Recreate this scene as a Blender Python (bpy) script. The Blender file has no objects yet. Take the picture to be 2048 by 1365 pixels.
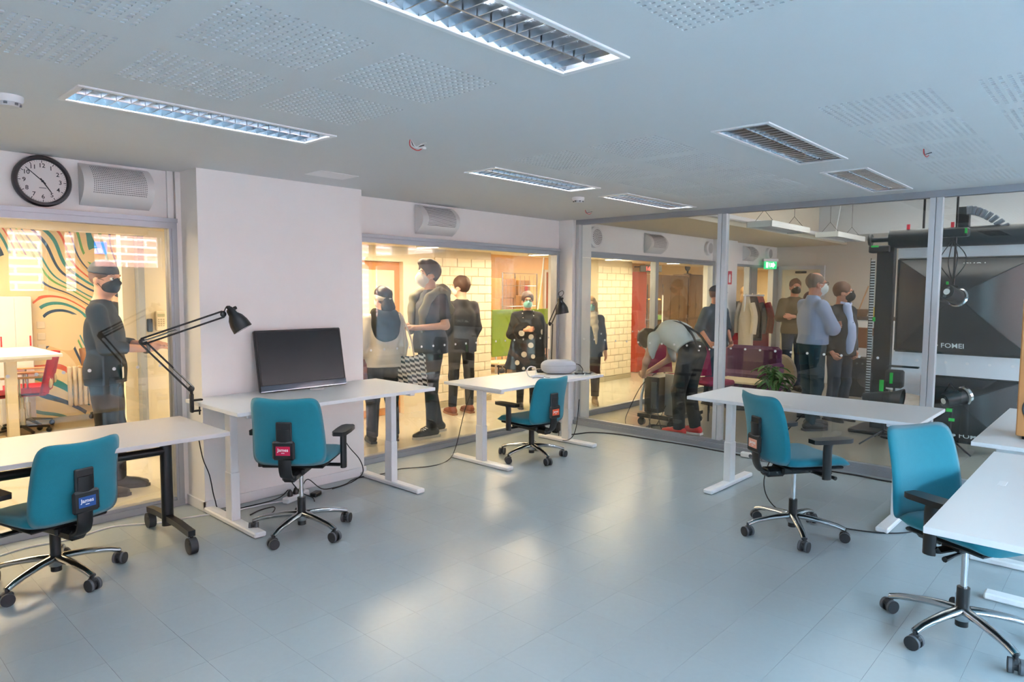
import bpy, bmesh, math, random
import numpy as np
from mathutils import Matrix, Vector
random.seed(7)
sc = bpy.context.scene
COL = sc.collection

# ------------------------------------------------------------------ camera
EYE = 1.6
F_PX = 1358.0
cam_d = bpy.data.cameras.new('camera'); cam = bpy.data.objects.new('camera', cam_d); COL.objects.link(cam)
cam_d.sensor_width = 36.0; cam_d.lens = F_PX / 2048.0 * 36.0; cam_d.clip_start = 0.05; cam_d.clip_end = 300
_v1 = Vector((2284 - 1024, 590 - 682.5, F_PX)).normalized()      # room x axis seen by the camera
_v2 = Vector((-434 - 1024, 573 - 682.5, F_PX))
_v2 = (_v2 - _v1 * _v1.dot(_v2)).normalized()                    # room y axis
_v3 = _v1.cross(_v2)
if _v3.y > 0: _v3 = -_v3
_Rm = Matrix((_v1, _v2, _v3))
right = Vector((_Rm[0][0], _Rm[1][0], _Rm[2][0])); down = Vector((_Rm[0][1], _Rm[1][1], _Rm[2][1])); fwd = Vector((_Rm[0][2], _Rm[1][2], _Rm[2][2]))
cam.matrix_world = Matrix(((right.x, -down.x, -fwd.x, 0), (right.y, -down.y, -fwd.y, 0), (right.z, -down.z, -fwd.z, EYE), (0, 0, 0, 1)))
sc.camera = cam

# ------------------------------------------------------------------ world, sun, daylight, exposure
w = bpy.data.worlds.new('sky'); sc.world = w; w.use_nodes = True
nt = w.node_tree; nt.nodes.clear()
bg = nt.nodes.new('ShaderNodeBackground'); wo = nt.nodes.new('ShaderNodeOutputWorld')
bg.inputs[0].default_value = (0.50, 0.78, 1.0, 1); bg.inputs[1].default_value = 25.0
nt.links.new(bg.outputs[0], wo.inputs[0])
sun_d = bpy.data.lights.new('sun', 'SUN'); sun = bpy.data.objects.new('sun', sun_d); COL.objects.link(sun)
sun_d.energy = 14.0; sun_d.color = (1, .93, .85); sun_d.angle = .01
sun.rotation_euler = (math.radians(-52), 0, math.radians(14))
sc.view_settings.view_transform = 'Standard'; sc.view_settings.look = 'None'
sc.view_settings.exposure = 0.62; sc.view_settings.gamma = 1.0
sc.view_settings.use_curve_mapping = False
sc.cycles.use_denoising = True
sc.cycles.max_bounces = 7; sc.cycles.diffuse_bounces = 4; sc.cycles.glossy_bounces = 3
sc.cycles.use_adaptive_sampling = True; sc.cycles.adaptive_threshold = 0.2; sc.cycles.adaptive_min_samples = 20
sc.cycles.transmission_bounces = 2; sc.cycles.transparent_max_bounces = 16
sc.cycles.caustics_reflective = False; sc.cycles.caustics_refractive = False
sc.cycles.sample_clamp_indirect = 6.0

H = 2.44; N = 5.18; E = 6.51; SOUTH = -3.2; WEST = -2.2; XEND = 13.07; LOB = 6.95; CORR = 2.15
WARM = (1.0, .78, .50)
def portal(name, x0, x1, z0, z1):
    d = bpy.data.lights.new(name, 'AREA'); d.shape = 'RECTANGLE'; d.size = x1 - x0; d.size_y = z1 - z0; d.cycles.is_portal = True
    o = bpy.data.objects.new(name, d); COL.objects.link(o); o.location = ((x0 + x1) / 2, SOUTH - .12, (z0 + z1) / 2)
    o.rotation_euler = (math.radians(90), 0, 0)
OPENINGS = [(-1.9, -.1, .9, 2.75), (.3, 2.3, .9, 2.75), (2.55, 3.12, 1.5, 2.75), (3.35, 3.6, 1.5, 2.75), (3.8, 4.95, 1.94, 2.75), (5.2, 6.3, .9, 2.75),
            (6.9, 8.9, .9, 2.75), (9.3, 10.4, .9, 2.75), (10.8, 12.6, .9, 2.75)]
for i, (a, b, c, d_) in enumerate(OPENINGS): portal('daylight_portal', a, b, c, d_)
def ceiling_area(name, x, y, z, sx, sy, power, color=WARM):
    d = bpy.data.lights.new(name, 'AREA'); d.shape = 'RECTANGLE'; d.size = sx; d.size_y = sy; d.energy = power; d.color = color
    o = bpy.data.objects.new(name, d); COL.objects.link(o); o.location = (x, y, z); return o

# ------------------------------------------------------------------ helpers: colour, materials
def C(h):
    h = h.lstrip('#'); v = [int(h[i:i + 2], 16) / 255 for i in (0, 2, 4)]
    return tuple((c / 12.92 if c <= .04045 else ((c + .055) / 1.055) ** 2.4) for c in v)
MATS = {}
def pm(name, col, rough=.5, metal=0.0, var=.06, vscale=8.0, bump=0.0, bscale=60.0, coat=0.0, emit=None, estr=0.0, sheen=0.0, spec=None):
    if name in MATS: return MATS[name]
    if isinstance(col, str): col = C(col)
    m = bpy.data.materials.new(name); m.use_nodes = True; t = m.node_tree; b = t.nodes['Principled BSDF']
    L = t.links.new
    tc = t.nodes.new('ShaderNodeTexCoord')
    nz = t.nodes.new('ShaderNodeTexNoise'); nz.inputs['Scale'].default_value = vscale; nz.inputs['Detail'].default_value = 3
    L(tc.outputs['Object'], nz.inputs['Vector'])
    mx = t.nodes.new('ShaderNodeMix'); mx.data_type = 'RGBA'
    mx.inputs[6].default_value = tuple(c * (1 - var) for c in col) + (1,); mx.inputs[7].default_value = tuple(min(1, c * (1 + var)) for c in col) + (1,)
    L(nz.outputs['Fac'], mx.inputs[0]); L(mx.outputs[2], b.inputs['Base Color'])
    b.inputs['Roughness'].default_value = rough; b.inputs['Metallic'].default_value = metal
    if coat: b.inputs['Coat Weight'].default_value = coat; b.inputs['Coat Roughness'].default_value = .1
    if sheen: b.inputs['Sheen Weight'].default_value = sheen
    if spec is not None: b.inputs['Specular IOR Level'].default_value = spec
    if emit is not None:
        if isinstance(emit, str): emit = C(emit)
        b.inputs['Emission Color'].default_value = tuple(emit) + (1,); b.inputs['Emission Strength'].default_value = estr
    if bump:
        n2 = t.nodes.new('ShaderNodeTexNoise'); n2.inputs['Scale'].default_value = bscale; n2.inputs['Detail'].default_value = 4
        bp = t.nodes.new('ShaderNodeBump'); bp.inputs['Strength'].default_value = bump; bp.inputs['Distance'].default_value = .01
        L(tc.outputs['Object'], n2.inputs['Vector']); L(n2.outputs['Fac'], bp.inputs['Height']); L(bp.outputs[0], b.inputs['Normal'])
    MATS[name] = m; return m
def glass(name, tint=(1, 1, 1), base=.04):
    if name in MATS: return MATS[name]
    m = bpy.data.materials.new(name); m.use_nodes = True; t = m.node_tree; t.nodes.clear(); L = t.links.new
    out = t.nodes.new('ShaderNodeOutputMaterial'); tr = t.nodes.new('ShaderNodeBsdfTransparent'); gl = t.nodes.new('ShaderNodeBsdfGlossy'); mix = t.nodes.new('ShaderNodeMixShader')
    tr.inputs[0].default_value = tuple(tint) + (1,); gl.inputs['Roughness'].default_value = 0.0
    ge = t.nodes.new('ShaderNodeNewGeometry'); dp = t.nodes.new('ShaderNodeVectorMath'); dp.operation = 'DOT_PRODUCT'
    L(ge.outputs['Incoming'], dp.inputs[0]); L(ge.outputs['Normal'], dp.inputs[1])
    def mth(op, a, bb=None):
        n = t.nodes.new('ShaderNodeMath'); n.operation = op
        for i, v in enumerate((a, bb)):
            if v is None: continue
            if isinstance(v, (int, float)): n.inputs[i].default_value = v
            else: L(v, n.inputs[i])
        return n.outputs[0]
    f = mth('ADD', mth('MULTIPLY', mth('POWER', mth('SUBTRACT', 1.0, mth('ABSOLUTE', dp.outputs['Value'])), 5.0), 1 - base), base)
    L(f, mix.inputs[0]); L(tr.outputs[0], mix.inputs[1]); L(gl.outputs[0], mix.inputs[2]); L(mix.outputs[0], out.inputs[0])
    MATS[name] = m; return m

# ------------------------------------------------------------------ helpers: meshes and objects
def V3(p): return Vector(p)
class MB:
    def __init__(s): s.v = []; s.f = []; s.mi = []
    def add(s, vs, fs, mi=0, M=None):
        o = len(s.v)
        for p in vs: s.v.append(tuple(M @ Vector(p)) if M is not None else tuple(p))
        for f in fs: s.f.append(tuple(i + o for i in f)); s.mi.append(mi)
        return s
    def box(s, c, d, bev=0.0, mi=0, M=None):
        hx, hy, hz = d[0] / 2, d[1] / 2, d[2] / 2
        if bev <= 0:
            vs = [(c[0] + x * hx, c[1] + y * hy, c[2] + z * hz) for x in (-1, 1) for y in (-1, 1) for z in (-1, 1)]
            return s.add(vs, [(0, 1, 3, 2), (4, 6, 7, 5), (0, 4, 5, 1), (2, 3, 7, 6), (0, 2, 6, 4), (1, 5, 7, 3)], mi, M)
        b = min(bev, hx * .95, hy * .95, hz * .95); vs = []; ix = {}
        for x in (-1, 1):
            for y in (-1, 1):
                for z in (-1, 1):
                    for a in range(3):
                        p = [hx - b, hy - b, hz - b]; p[a] += b
                        ix[(x, y, z, a)] = len(vs); vs.append((c[0] + x * p[0], c[1] + y * p[1], c[2] + z * p[2]))
        fs = []
        for a in range(3):
            o1, o2 = [(1, 2), (2, 0), (0, 1)][a]
            for sg in (-1, 1):
                q = []
                for (u, w_) in ((-1, -1), (1, -1), (1, 1), (-1, 1)):
                    k = [0, 0, 0]; k[a] = sg; k[o1] = u; k[o2] = w_; q.append(ix[(k[0], k[1], k[2], a)])
                fs.append(tuple(q if sg > 0 else q[::-1]))
        for a in range(3):
            o1, o2 = [(1, 2), (2, 0), (0, 1)][a]
            for u in (-1, 1):
                for w_ in (-1, 1):
                    k0 = [0, 0, 0]; k1 = [0, 0, 0]; k0[a] = -1; k1[a] = 1
                    for k in (k0, k1): k[o1] = u; k[o2] = w_
                    q = [ix[(*k0, o1)], ix[(*k1, o1)], ix[(*k1, o2)], ix[(*k0, o2)]]
                    fs.append(tuple(q if u * w_ < 0 else q[::-1]))
        for x in (-1, 1):
            for y in (-1, 1):
                for z in (-1, 1):
                    q = [ix[(x, y, z, 0)], ix[(x, y, z, 1)], ix[(x, y, z, 2)]]
                    fs.append(tuple(q if x * y * z > 0 else q[::-1]))
        return s.add(vs, fs, mi, M)
    def bb(s, x0, x1, y0, y1, z0, z1, bev=0.0, mi=0, M=None):
        return s.box(((x0 + x1) / 2, (y0 + y1) / 2, (z0 + z1) / 2), (abs(x1 - x0), abs(y1 - y0), abs(z1 - z0)), bev, mi, M)
    def tube(s, pts, r, n=8, caps=True, mi=0, M=None, flat=None):
        P = [Vector(p) for p in pts]; m = len(P); R = r if isinstance(r, (list, tuple)) else [r] * m
        vs = []; fs = []; prev = None
        for i in range(m):
            t = (P[min(i + 1, m - 1)] - P[max(i - 1, 0)])
            t = t.normalized() if t.length > 1e-9 else Vector((0, 0, 1))
            if prev is None: prev = Vector((0, 0, 1)) if abs(t.z) < .9 else Vector((1, 0, 0))
            a = (prev - t * prev.dot(t))
            a = a.normalized() if a.length > 1e-6 else t.orthogonal().normalized()
            prev = a; b = t.cross(a)
            rr = R[i]; ra, rb = (rr if isinstance(rr, (list, tuple)) else (rr, rr))
            for k in range(n):
                th = 2 * math.pi * (k + .5) / n
                vs.append(P[i] + a * (math.cos(th) * ra) + b * (math.sin(th) * rb))
        for i in range(m - 1):
            for k in range(n):
                fs.append((i * n + k, i * n + (k + 1) % n, (i + 1) * n + (k + 1) % n, (i + 1) * n + k))
        if caps: fs.append(tuple(range(n))[::-1]); fs.append(tuple((m - 1) * n + k for k in range(n)))
        return s.add(vs, fs, mi, M)
    def cyl(s, a, b, ra, rb=None, n=14, mi=0, M=None): return s.tube([a, b], [ra, ra if rb is None else rb], n, True, mi, M)
    def lathe(s, prof, n=24, mi=0, M=None, closed=False):
        vs = []; fs = []; m = len(prof)
        for (r, z) in prof:
            for k in range(n):
                a = 2 * math.pi * k / n; vs.append((r * math.cos(a), r * math.sin(a), z))
        for i in range(m - 1 + (1 if closed else 0)):
            j = (i + 1) % m
            for k in range(n): fs.append((i * n + k, i * n + (k + 1) % n, j * n + (k + 1) % n, j * n + k))
        return s.add(vs, fs, mi, M)
    def ball(s, c, r, nu=12, nv=8, mi=0, M=None):
        r = r if isinstance(r, (list, tuple)) else (r, r, r); vs = [(c[0], c[1], c[2] + r[2])]; fs = []
        for i in range(1, nv):
            ph = math.pi * i / nv
            for k in range(nu):
                a = 2 * math.pi * k / nu; vs.append((c[0] + r[0] * math.sin(ph) * math.cos(a), c[1] + r[1] * math.sin(ph) * math.sin(a), c[2] + r[2] * math.cos(ph)))
        vs.append((c[0], c[1], c[2] - r[2])); L_ = len(vs) - 1
        for k in range(nu): fs.append((0, 1 + k, 1 + (k + 1) % nu)); fs.append((L_, L_ - 1 - k, L_ - 1 - (k + 1) % nu))
        for i in range(nv - 2):
            for k in range(nu):
                a = 1 + i * nu; fs.append((a + k, a + nu + k, a + nu + (k + 1) % nu, a + (k + 1) % nu))
        return s.add(vs, fs, mi, M)
    def prism(s, poly, z0, z1, mi=0, M=None):
        n = len(poly); vs = [(p[0], p[1], z0) for p in poly] + [(p[0], p[1], z1) for p in poly]
        fs = [tuple(range(n))[::-1], tuple(range(n, 2 * n))] + [(i, (i + 1) % n, n + (i + 1) % n, n + i) for i in range(n)]
        return s.add(vs, fs, mi, M)
    def grid(s, fn, nu, nv, mi=0, M=None):
        vs = [fn(i / nu, j / nv) for i in range(nu + 1) for j in range(nv + 1)]
        fs = [(i * (nv + 1) + j, (i + 1) * (nv + 1) + j, (i + 1) * (nv + 1) + j + 1, i * (nv + 1) + j + 1) for i in range(nu) for j in range(nv)]
        return s.add(vs, fs, mi, M)
    def mesh(s, name, mats, smooth=35):
        me = bpy.data.meshes.new(name); me.from_pydata(s.v, [], s.f)
        bm_ = bmesh.new(); bm_.from_mesh(me); bmesh.ops.recalc_face_normals(bm_, faces=bm_.faces); bm_.to_mesh(me); bm_.free()
        mats = mats if isinstance(mats, (list, tuple)) else [mats]
        for m in mats: me.materials.append(m)
        if len(mats) > 1: me.polygons.foreach_set('material_index', s.mi)
        me.polygons.foreach_set('use_smooth', [True] * len(me.polygons)); me.set_sharp_from_angle(angle=math.radians(smooth)); me.update()
        return me
    def build(s, name, mats, parent=None, smooth=35, loc=None, rot=None):
        o = bpy.data.objects.new(name, s.mesh(name, mats, smooth)); COL.objects.link(o)
        if parent is not None: o.parent = parent
        if loc is not None: o.location = loc
        if rot is not None: o.rotation_euler = rot
        return o
def inst(name, me, parent=None, loc=(0, 0, 0), rot=(0, 0, 0), scale=None):
    o = bpy.data.objects.new(name, me); COL.objects.link(o); o.parent = parent; o.location = loc; o.rotation_euler = rot
    if scale: o.scale = scale
    return o
def tag(o, label=None, cat=None, group=None, kind=None):
    if label: o['label'] = label
    if cat: o['category'] = cat
    if group: o['group'] = group
    if kind: o['kind'] = kind
    return o
def empty(name, loc=(0, 0, 0), rz=0.0):
    o = bpy.data.objects.new(name, None); COL.objects.link(o); o.location = loc; o.rotation_euler = (0, 0, rz); o.empty_display_size = .1; return o
def thing(name, label, cat, loc=(0, 0, 0), rz=0.0, group=None): return tag(empty(name, loc, rz), label, cat, group)
def copy_tree(o, parent=None):
    c = o.copy(); COL.objects.link(c); c.parent = parent
    for ch in list(o.children): copy_tree(ch, c)
    return c
def struct(o): return tag(o, kind='structure')
def text_mesh(txt, size, depth=.0006, align='CENTER', bold=0.0):
    cu = bpy.data.curves.new('lettering', 'FONT'); cu.body = txt; cu.size = size; cu.extrude = depth; cu.align_x = align; cu.align_y = 'CENTER'; cu.resolution_u = 3; cu.offset = bold
    o = bpy.data.objects.new('lettering', cu); COL.objects.link(o)
    bpy.context.view_layer.update()
    me = bpy.data.meshes.new_from_object(o.evaluated_get(bpy.context.evaluated_depsgraph_get()))
    bpy.data.objects.remove(o); bpy.data.curves.remove(cu); me.name = 'lettering'; return me
def text(name, txt, size, mat, parent, loc, rot, depth=.0006, bold=0.0):
    me = text_mesh(txt, size, depth, bold=bold); me.materials.clear(); me.materials.append(mat); return inst(name, me, parent, loc, rot)
def spline(pts, n=8):
    P = [Vector(p) for p in pts]; out = []
    for i in range(len(P) - 1):
        p0, p1, p2, p3 = P[max(i - 1, 0)], P[i], P[i + 1], P[min(i + 2, len(P) - 1)]
        for k in range(n):
            t = k / n
            out.append(.5 * ((2 * p1) + (p2 - p0) * t + (2 * p0 - 5 * p1 + 4 * p2 - p3) * t * t + (3 * p1 - p0 - 3 * p2 + p3) * t ** 3))
    out.append(P[-1]); return out

# ------------------------------------------------------------------ shared materials
M_wall = pm('white_paint', '#efeeed', .6, var=.015, bump=.03, bscale=120)
M_ceil = pm('ceiling_paint', '#d9dbdd', .75, var=.012, bump=.03, bscale=140)
M_alu = pm('grey_aluminium', '#a3a8b0', .38, .55, var=.03)
M_alu2 = pm('pale_frame', '#c9ccd0', .4, .2, var=.03)
M_white = pm('white_lacquer', '#e9eaec', .32, var=.015)
M_desk = pm('white_laminate', '#dfe2e4', .30, var=.012, bump=.02, bscale=300)
M_edge = pm('desk_edging', '#e6e8ea', .4, var=.01)
M_black = pm('black_plastic', '#15171a', .42, var=.1)
M_blackm = pm('black_metal', '#1b1d20', .35, .3, var=.08)
M_chrome = pm('polished_aluminium', '#c4c7ca', .16, 1.0, var=.03)
M_rubber = pm('dark_rubber', '#2b2d31', .55, var=.1)
M_greyrub = pm('grey_wheel', '#5c6066', .5, var=.08)
M_teal = pm('teal_wool', '#067f93', .85, var=.07, vscale=40, bump=.25, bscale=420, sheen=.3)
M_glass = glass('clear_glass', (.97, .98, .97), .07); M_glassp = glass('partition_glass', (.93, .96, .95), .05)
M_dot = pm('frosted_dot', '#d6d9da', .6, var=.02)
M_cream = pm('cream_paint', '#efe3c8', .6, var=.02, bump=.03)
M_cable = pm('black_cable', '#16171c', .5); M_wcable = pm('white_cable', '#dfe1e2', .5)
# ------------------------------------------------------------------ floor and tiles
def tile_material(name, col):
    m = pm(name, col, .27, var=.03, vscale=30); t = m.node_tree; b = t.nodes['Principled BSDF']; L = t.links.new
    oi = t.nodes.new('ShaderNodeObjectInfo'); ge = t.nodes.new('ShaderNodeNewGeometry'); ad = t.nodes.new('ShaderNodeMath'); ad.operation = 'ADD'
    L(oi.outputs['Random'], ad.inputs[0]); L(ge.outputs['Random Per Island'], ad.inputs[1])
    fr = t.nodes.new('ShaderNodeMath'); fr.operation = 'FRACT'; L(ad.outputs[0], fr.inputs[0])
    mr = t.nodes.new('ShaderNodeMapRange'); mr.inputs[3].default_value = .985; mr.inputs[4].default_value = 1.015; L(fr.outputs[0], mr.inputs[0])
    hs = t.nodes.new('ShaderNodeHueSaturation'); L(mr.outputs[0], hs.inputs['Value'])
    src = b.inputs['Base Color'].links[0].from_socket; L(src, hs.inputs['Color']); L(hs.outputs[0], b.inputs['Base Color'])
    return m
M_tile = tile_material('grey_vinyl_tile', '#a2aeb3')
M_joint = pm('tile_joint', '#7d888b', .4)
M_floor2 = pm('pale_vinyl', '#b9b4a6', .25, var=.03, vscale=3)
fl = struct(MB().bb(WEST - .2, E, SOUTH - .2, N, -.2, -.0035).build('floor', M_joint))
TS = .30; tiles = []
def in_view(p):
    d = Vector(p) - Vector((0, 0, EYE)); z = d.dot(fwd)
    if z < .3: return False
    return abs(d.dot(right) / z * F_PX) < 1100 and abs(d.dot(down) / z * F_PX) < 740
ix = -9
while .28 + ix * TS < E:
    iy = -12
    while .167 + iy * TS < N:
        x0, y0 = .28 + ix * TS, .167 + iy * TS; x1, y1 = min(x0 + TS, E - .03), min(y0 + TS, N - .03); x0 = max(x0, WEST); y0 = max(y0, SOUTH)
        if x1 - x0 > .04 and y1 - y0 > .04: tiles.append((x0, x1, y0, y1))
        iy += 1
    ix += 1
seen = [t for t in tiles if in_view(((t[0] + t[1]) / 2, (t[2] + t[3]) / 2, 0)) and abs(t[1] - t[0] - TS) < .01 and abs(t[3] - t[2] - TS) < .01]
seen.sort(key=lambda t: (t[0] + t[1]) ** 2 + (t[2] + t[3]) ** 2)
seen = seen[:300]; sset = set(seen)
g = .0008
tm = MB().box((0, 0, -.0015), (TS - g, TS - g, .003)).mesh('tile', M_tile)
for t in seen: inst('tile', tm, fl, ((t[0] + t[1]) / 2, (t[2] + t[3]) / 2, 0))
rest = MB()
for t in tiles:
    if t not in sset: rest.bb(t[0] + g / 2, t[1] - g / 2, t[2] + g / 2, t[3] - g / 2, -.003, 0)
tag(rest.build('tile_field', M_tile, fl), kind='stuff')
struct(MB().bb(E, 17, SOUTH - .2, N, -.2, 0).build('floor_studio', pm('studio_vinyl', '#a29c90', .22, var=.03)))
struct(MB().bb(WEST - .2, 17, N, 13.2, -.2, 0).build('floor_lobby', M_floor2))

# ------------------------------------------------------------------ suspended ceiling with perforated fields and light openings
PW, PH = .495, .465
fields = [(x, y) for x in (-.266, .337, .94, 1.543, 3.25, 3.853, 4.456, 5.06, 5.66) for y in (2.57, 1.96, .675, .065)]
LW, LD = 1.21, .285
LIGHTS = [(.90, 3.285, 1), (.90, 1.405, 1), (3.37, 3.285, 1), (4.99, 3.285, 1), (3.37, 1.405, 0), (5.01, 1.405, 0)]
opens = [(x, x + PW, y, y + PH) for x, y in fields] + [(x, x + LW, y, y + LD) for x, y, _ in LIGHTS]
xs = sorted({round(v, 4) for o in opens for v in o[:2]} | {WEST, E}); ys = sorted({round(v, 4) for o in opens for v in o[2:]} | {-1.6, N})
ceil = MB(); vi = {}
def cv(x, y):
    if (x, y) not in vi: vi[(x, y)] = len(ceil.v); ceil.v.append((x, y, H))
    return vi[(x, y)]
for a, b in zip(xs[:-1], xs[1:]):
    for c, d in zip(ys[:-1], ys[1:]):
        mx_, my_ = (a + b) / 2, (c + d) / 2
        if any(o[0] < mx_ < o[1] and o[2] < my_ < o[3] for o in opens): continue
        ceil.f.append((cv(a, c), cv(a, d), cv(b, d), cv(b, c))); ceil.mi.append(0)
co = struct(ceil.build('ceiling', M_ceil))
nx_, ny_ = 16, 15; px_, py_ = PW / nx_, PH / ny_; hh = .0078
pf = MB()
for i in range(nx_):
    for j in range(ny_):
        cx, cy = (i + .5) * px_, (j + .5) * py_
        o_ = [(cx - px_ / 2, cy - py_ / 2), (cx + px_ / 2, cy - py_ / 2), (cx + px_ / 2, cy + py_ / 2), (cx - px_ / 2, cy + py_ / 2)]
        n_ = [(cx - hh, cy - hh), (cx + hh, cy - hh), (cx + hh, cy + hh), (cx - hh, cy + hh)]
        vs = [(x, y, 0) for x, y in o_] + [(x, y, 0) for x, y in n_] + [(x, y, .0045) for x, y in n_]
        pf.add(vs, [(k, (k + 1) % 4, 4 + (k + 1) % 4, 4 + k) for k in range(4)] + [(4 + k, 4 + (k + 1) % 4, 8 + (k + 1) % 4, 8 + k) for k in range(4)] + [(8, 9, 10, 11)])
pfm = pf.mesh('perforated_panel', M_ceil)
for x, y in fields: inst('perforated_panel', pfm, co, (x, y, H))
lid = MB(); lid.bb(WEST, E, -1.6, N, H + .14, H + .16); lid.bb(WEST, E, -1.62, -1.6, H, 3.0); struct(lid.build('ceiling_void_lid', M_ceil))
up = MB(); up.bb(WEST, E, SOUTH, -1.62, 3.0, 3.05); struct(up.build('ceiling_window_bay', M_ceil))
hm = MB(); hm.bb(2.65, 2.97, 4.30, 4.52, H - .004, H + .002, .001); tag(hm.build('access_hatch', M_white), 'flat white square hatch in the ceiling above the white pillar', 'hatch')
struct(MB().bb(WEST - .4, 17.2, SOUTH - .4, 13.4, 3.6, 3.8).build('roof_sun_block', M_wall))  # unseen slab, added to keep the sun out of the rooms

# ------------------------------------------------------------------ walls
nw = MB()
nw.bb(WEST, XEND, N, N + .16, 2.075, H + .3)                     # band above the windows, running on through the studio
wn = struct(nw.build('wall_north', M_wall))
pl = MB(); pl.bb(2.02, 3.384, 4.866, N + .16, 0, H + .02); struct(pl.build('wall_pillar', M_wall))
gr = MB(); gr.bb(1.935, 1.975, N - .02, N, 2.09, H); gr.bb(1.985, 2.02, N - .035, N + .16, 0, H); struct(gr.build('trim_1', M_wall))
pe = MB(); pe.bb(6.42, 6.50, 4.97, N + .16, 0, H + .02); pe.bb(6.50, 6.86, 5.02, N + .16, 0, 2.6); struct(pe.build('wall_pilaster', M_wall))
p2 = MB(); p2.bb(10.42, 11.08, 5.06, N + .16, 0, 2.6); struct(p2.build('wall_column', M_wall))
bbm = MB(); bbm.bb(2.005, 3.40, 4.852, 4.866, 0, .075, .003); bbm.bb(2.005, 2.02, 4.852, N - .03, 0, .075, .003); struct(bbm.build('baseboard_pillar', M_white))
struct(MB().bb(WEST - .2, WEST, SOUTH - .2, 13.2, 0, 3.6).build('wall_west', M_wall))
sw = MB(); xs_ = [WEST] + [v for o in OPENINGS for v in o[:2]] + [17]
for i in range(0, len(xs_), 2): sw.bb(xs_[i], xs_[i + 1], SOUTH - .2, SOUTH, 0, 3.6)
for a, b, c, d in OPENINGS: sw.bb(a, b, SOUTH - .2, SOUTH, 0, c); sw.bb(a, b, SOUTH - .2, SOUTH, d, 3.6)
struct(sw.build('wall_south', M_wall))
for k, (a, b, c, d) in enumerate(OPENINGS):
    f_ = MB()
    for (u, v_, s_, t_) in ((a, a + .05, c, d), (b - .05, b, c, d), (a, b, c, c + .05), (a, b, d - .05, d)): f_.bb(u, v_, SOUTH - .12, SOUTH - .06, s_, t_)
    wo_ = struct(empty('window_%d' % (k + 5), ((a + b) / 2, SOUTH - .1, c))); fo = f_.build('window_frame', M_white); fo.parent = wo_; fo.matrix_parent_inverse = Matrix.Translation(-wo_.location)

# ------------------------------------------------------------------ glazed fronts (frame, pane, dots)
dotm = MB().cyl((0, -.0015, 0), (0, .0015, 0), .0115, n=14).mesh('dot', M_dot)
def glazed(name, x0, x1, z1, mull=(), dots=True, y=N, dx0=0.0):
    w_ = struct(empty(name, ((x0 + x1) / 2, y, 0))); X = w_.location.x
    def part(nm, mb, mat): o = mb.build(nm, mat, w_); o.location = (-X, -y, 0); return o
    a = MB(); a.bb(x0, x1, y - .045, y + .045, z1 - .055, z1); a.bb(x0, x1, y - .06, y + .06, z1 - .012, z1 + .018); part('top_rail', a, M_alu)
    a = MB(); a.bb(x0, x1, y - .05, y + .045, 0, .045); a.bb(x0, x1, y - .035, y + .03, .045, .068); part('bottom_rail', a, M_alu)
    for xx in (x0, x1 - .055):
        a = MB(); a.bb(xx, xx + .055, y - .045, y + .045, .045, z1 - .055); a.bb(xx + .018, xx + .037, y - .05, y + .05, .045, z1 - .055); part('jamb', a, M_alu)
    ed = [x0 + .055] + [m for m in mull] + [x1 - .055]
    for m in mull:
        a = MB(); a.bb(m - .04, m + .04, y - .045, y + .045, .045, z1 - .055); part('post', a, M_alu)
    for a_, b_ in zip(ed[:-1], ed[1:]):
        p = MB(); p.bb(a_, b_, y - .004, y + .004, .05, z1 - .05); po = part('pane', p, M_glass)
        if dots:
            n = int((b_ - a_) / .15)
            for i in range(n): inst('dot', dotm, po, (a_ + (i + .6) * .15, y - .006, 1.046))
    return w_
glazed('window_1', WEST + .01, 1.985, 2.085)
glazed('window_2', 3.39, 6.385, 2.085)
glazed('window_3', 6.87, 10.40, 2.085, mull=(8.62,))
# studio glass partition along x = E
pw = struct(empty('wall_glass_partition', (E, 2.8, 0)))
def ppart(nm, mb, mat): o = mb.build(nm, mat, pw); o.location = (-E, -2.8, 0); return o
PY = [4.965, 3.13, 1.275, -.6, -2.4]
a = MB(); a.bb(E - .035, E + .035, SOUTH, PY[0], H - .055, H); ppart('top_rail', a, M_alu)
a = MB(); a.bb(E - .05, E + .05, SOUTH, PY[0], 0, .05); a.bb(E - .03, E + .03, SOUTH, PY[0], .05, .085); ppart('bottom_rail', a, M_alu)
for i, yy in enumerate(PY):
    a = MB(); a.bb(E - .035, E + .035, yy - .046, yy - .003, .086, H - .056); 
    if i: a.bb(E - .035, E + .035, yy + .003, yy + .046, .086, H - .056); a.bb(E - .022, E + .022, yy - .003, yy + .003, .086, H - .056)
    ppart('post', a, M_alu2)
for b_, a_ in zip(PY[:-1], PY[1:]):
    p = MB(); p.bb(E - .005, E + .005, a_ + .04, b_ - .04, .08, H - .05); po = ppart('pane', p, M_glassp)
    if b_ > .5:
        for i in range(int((b_ - a_ - .15) / .15) + 1): inst('dot', dotm, po, (E - .008, b_ - .12 - i * .1497, 1.036), (0, 0, math.pi / 2))

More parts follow.
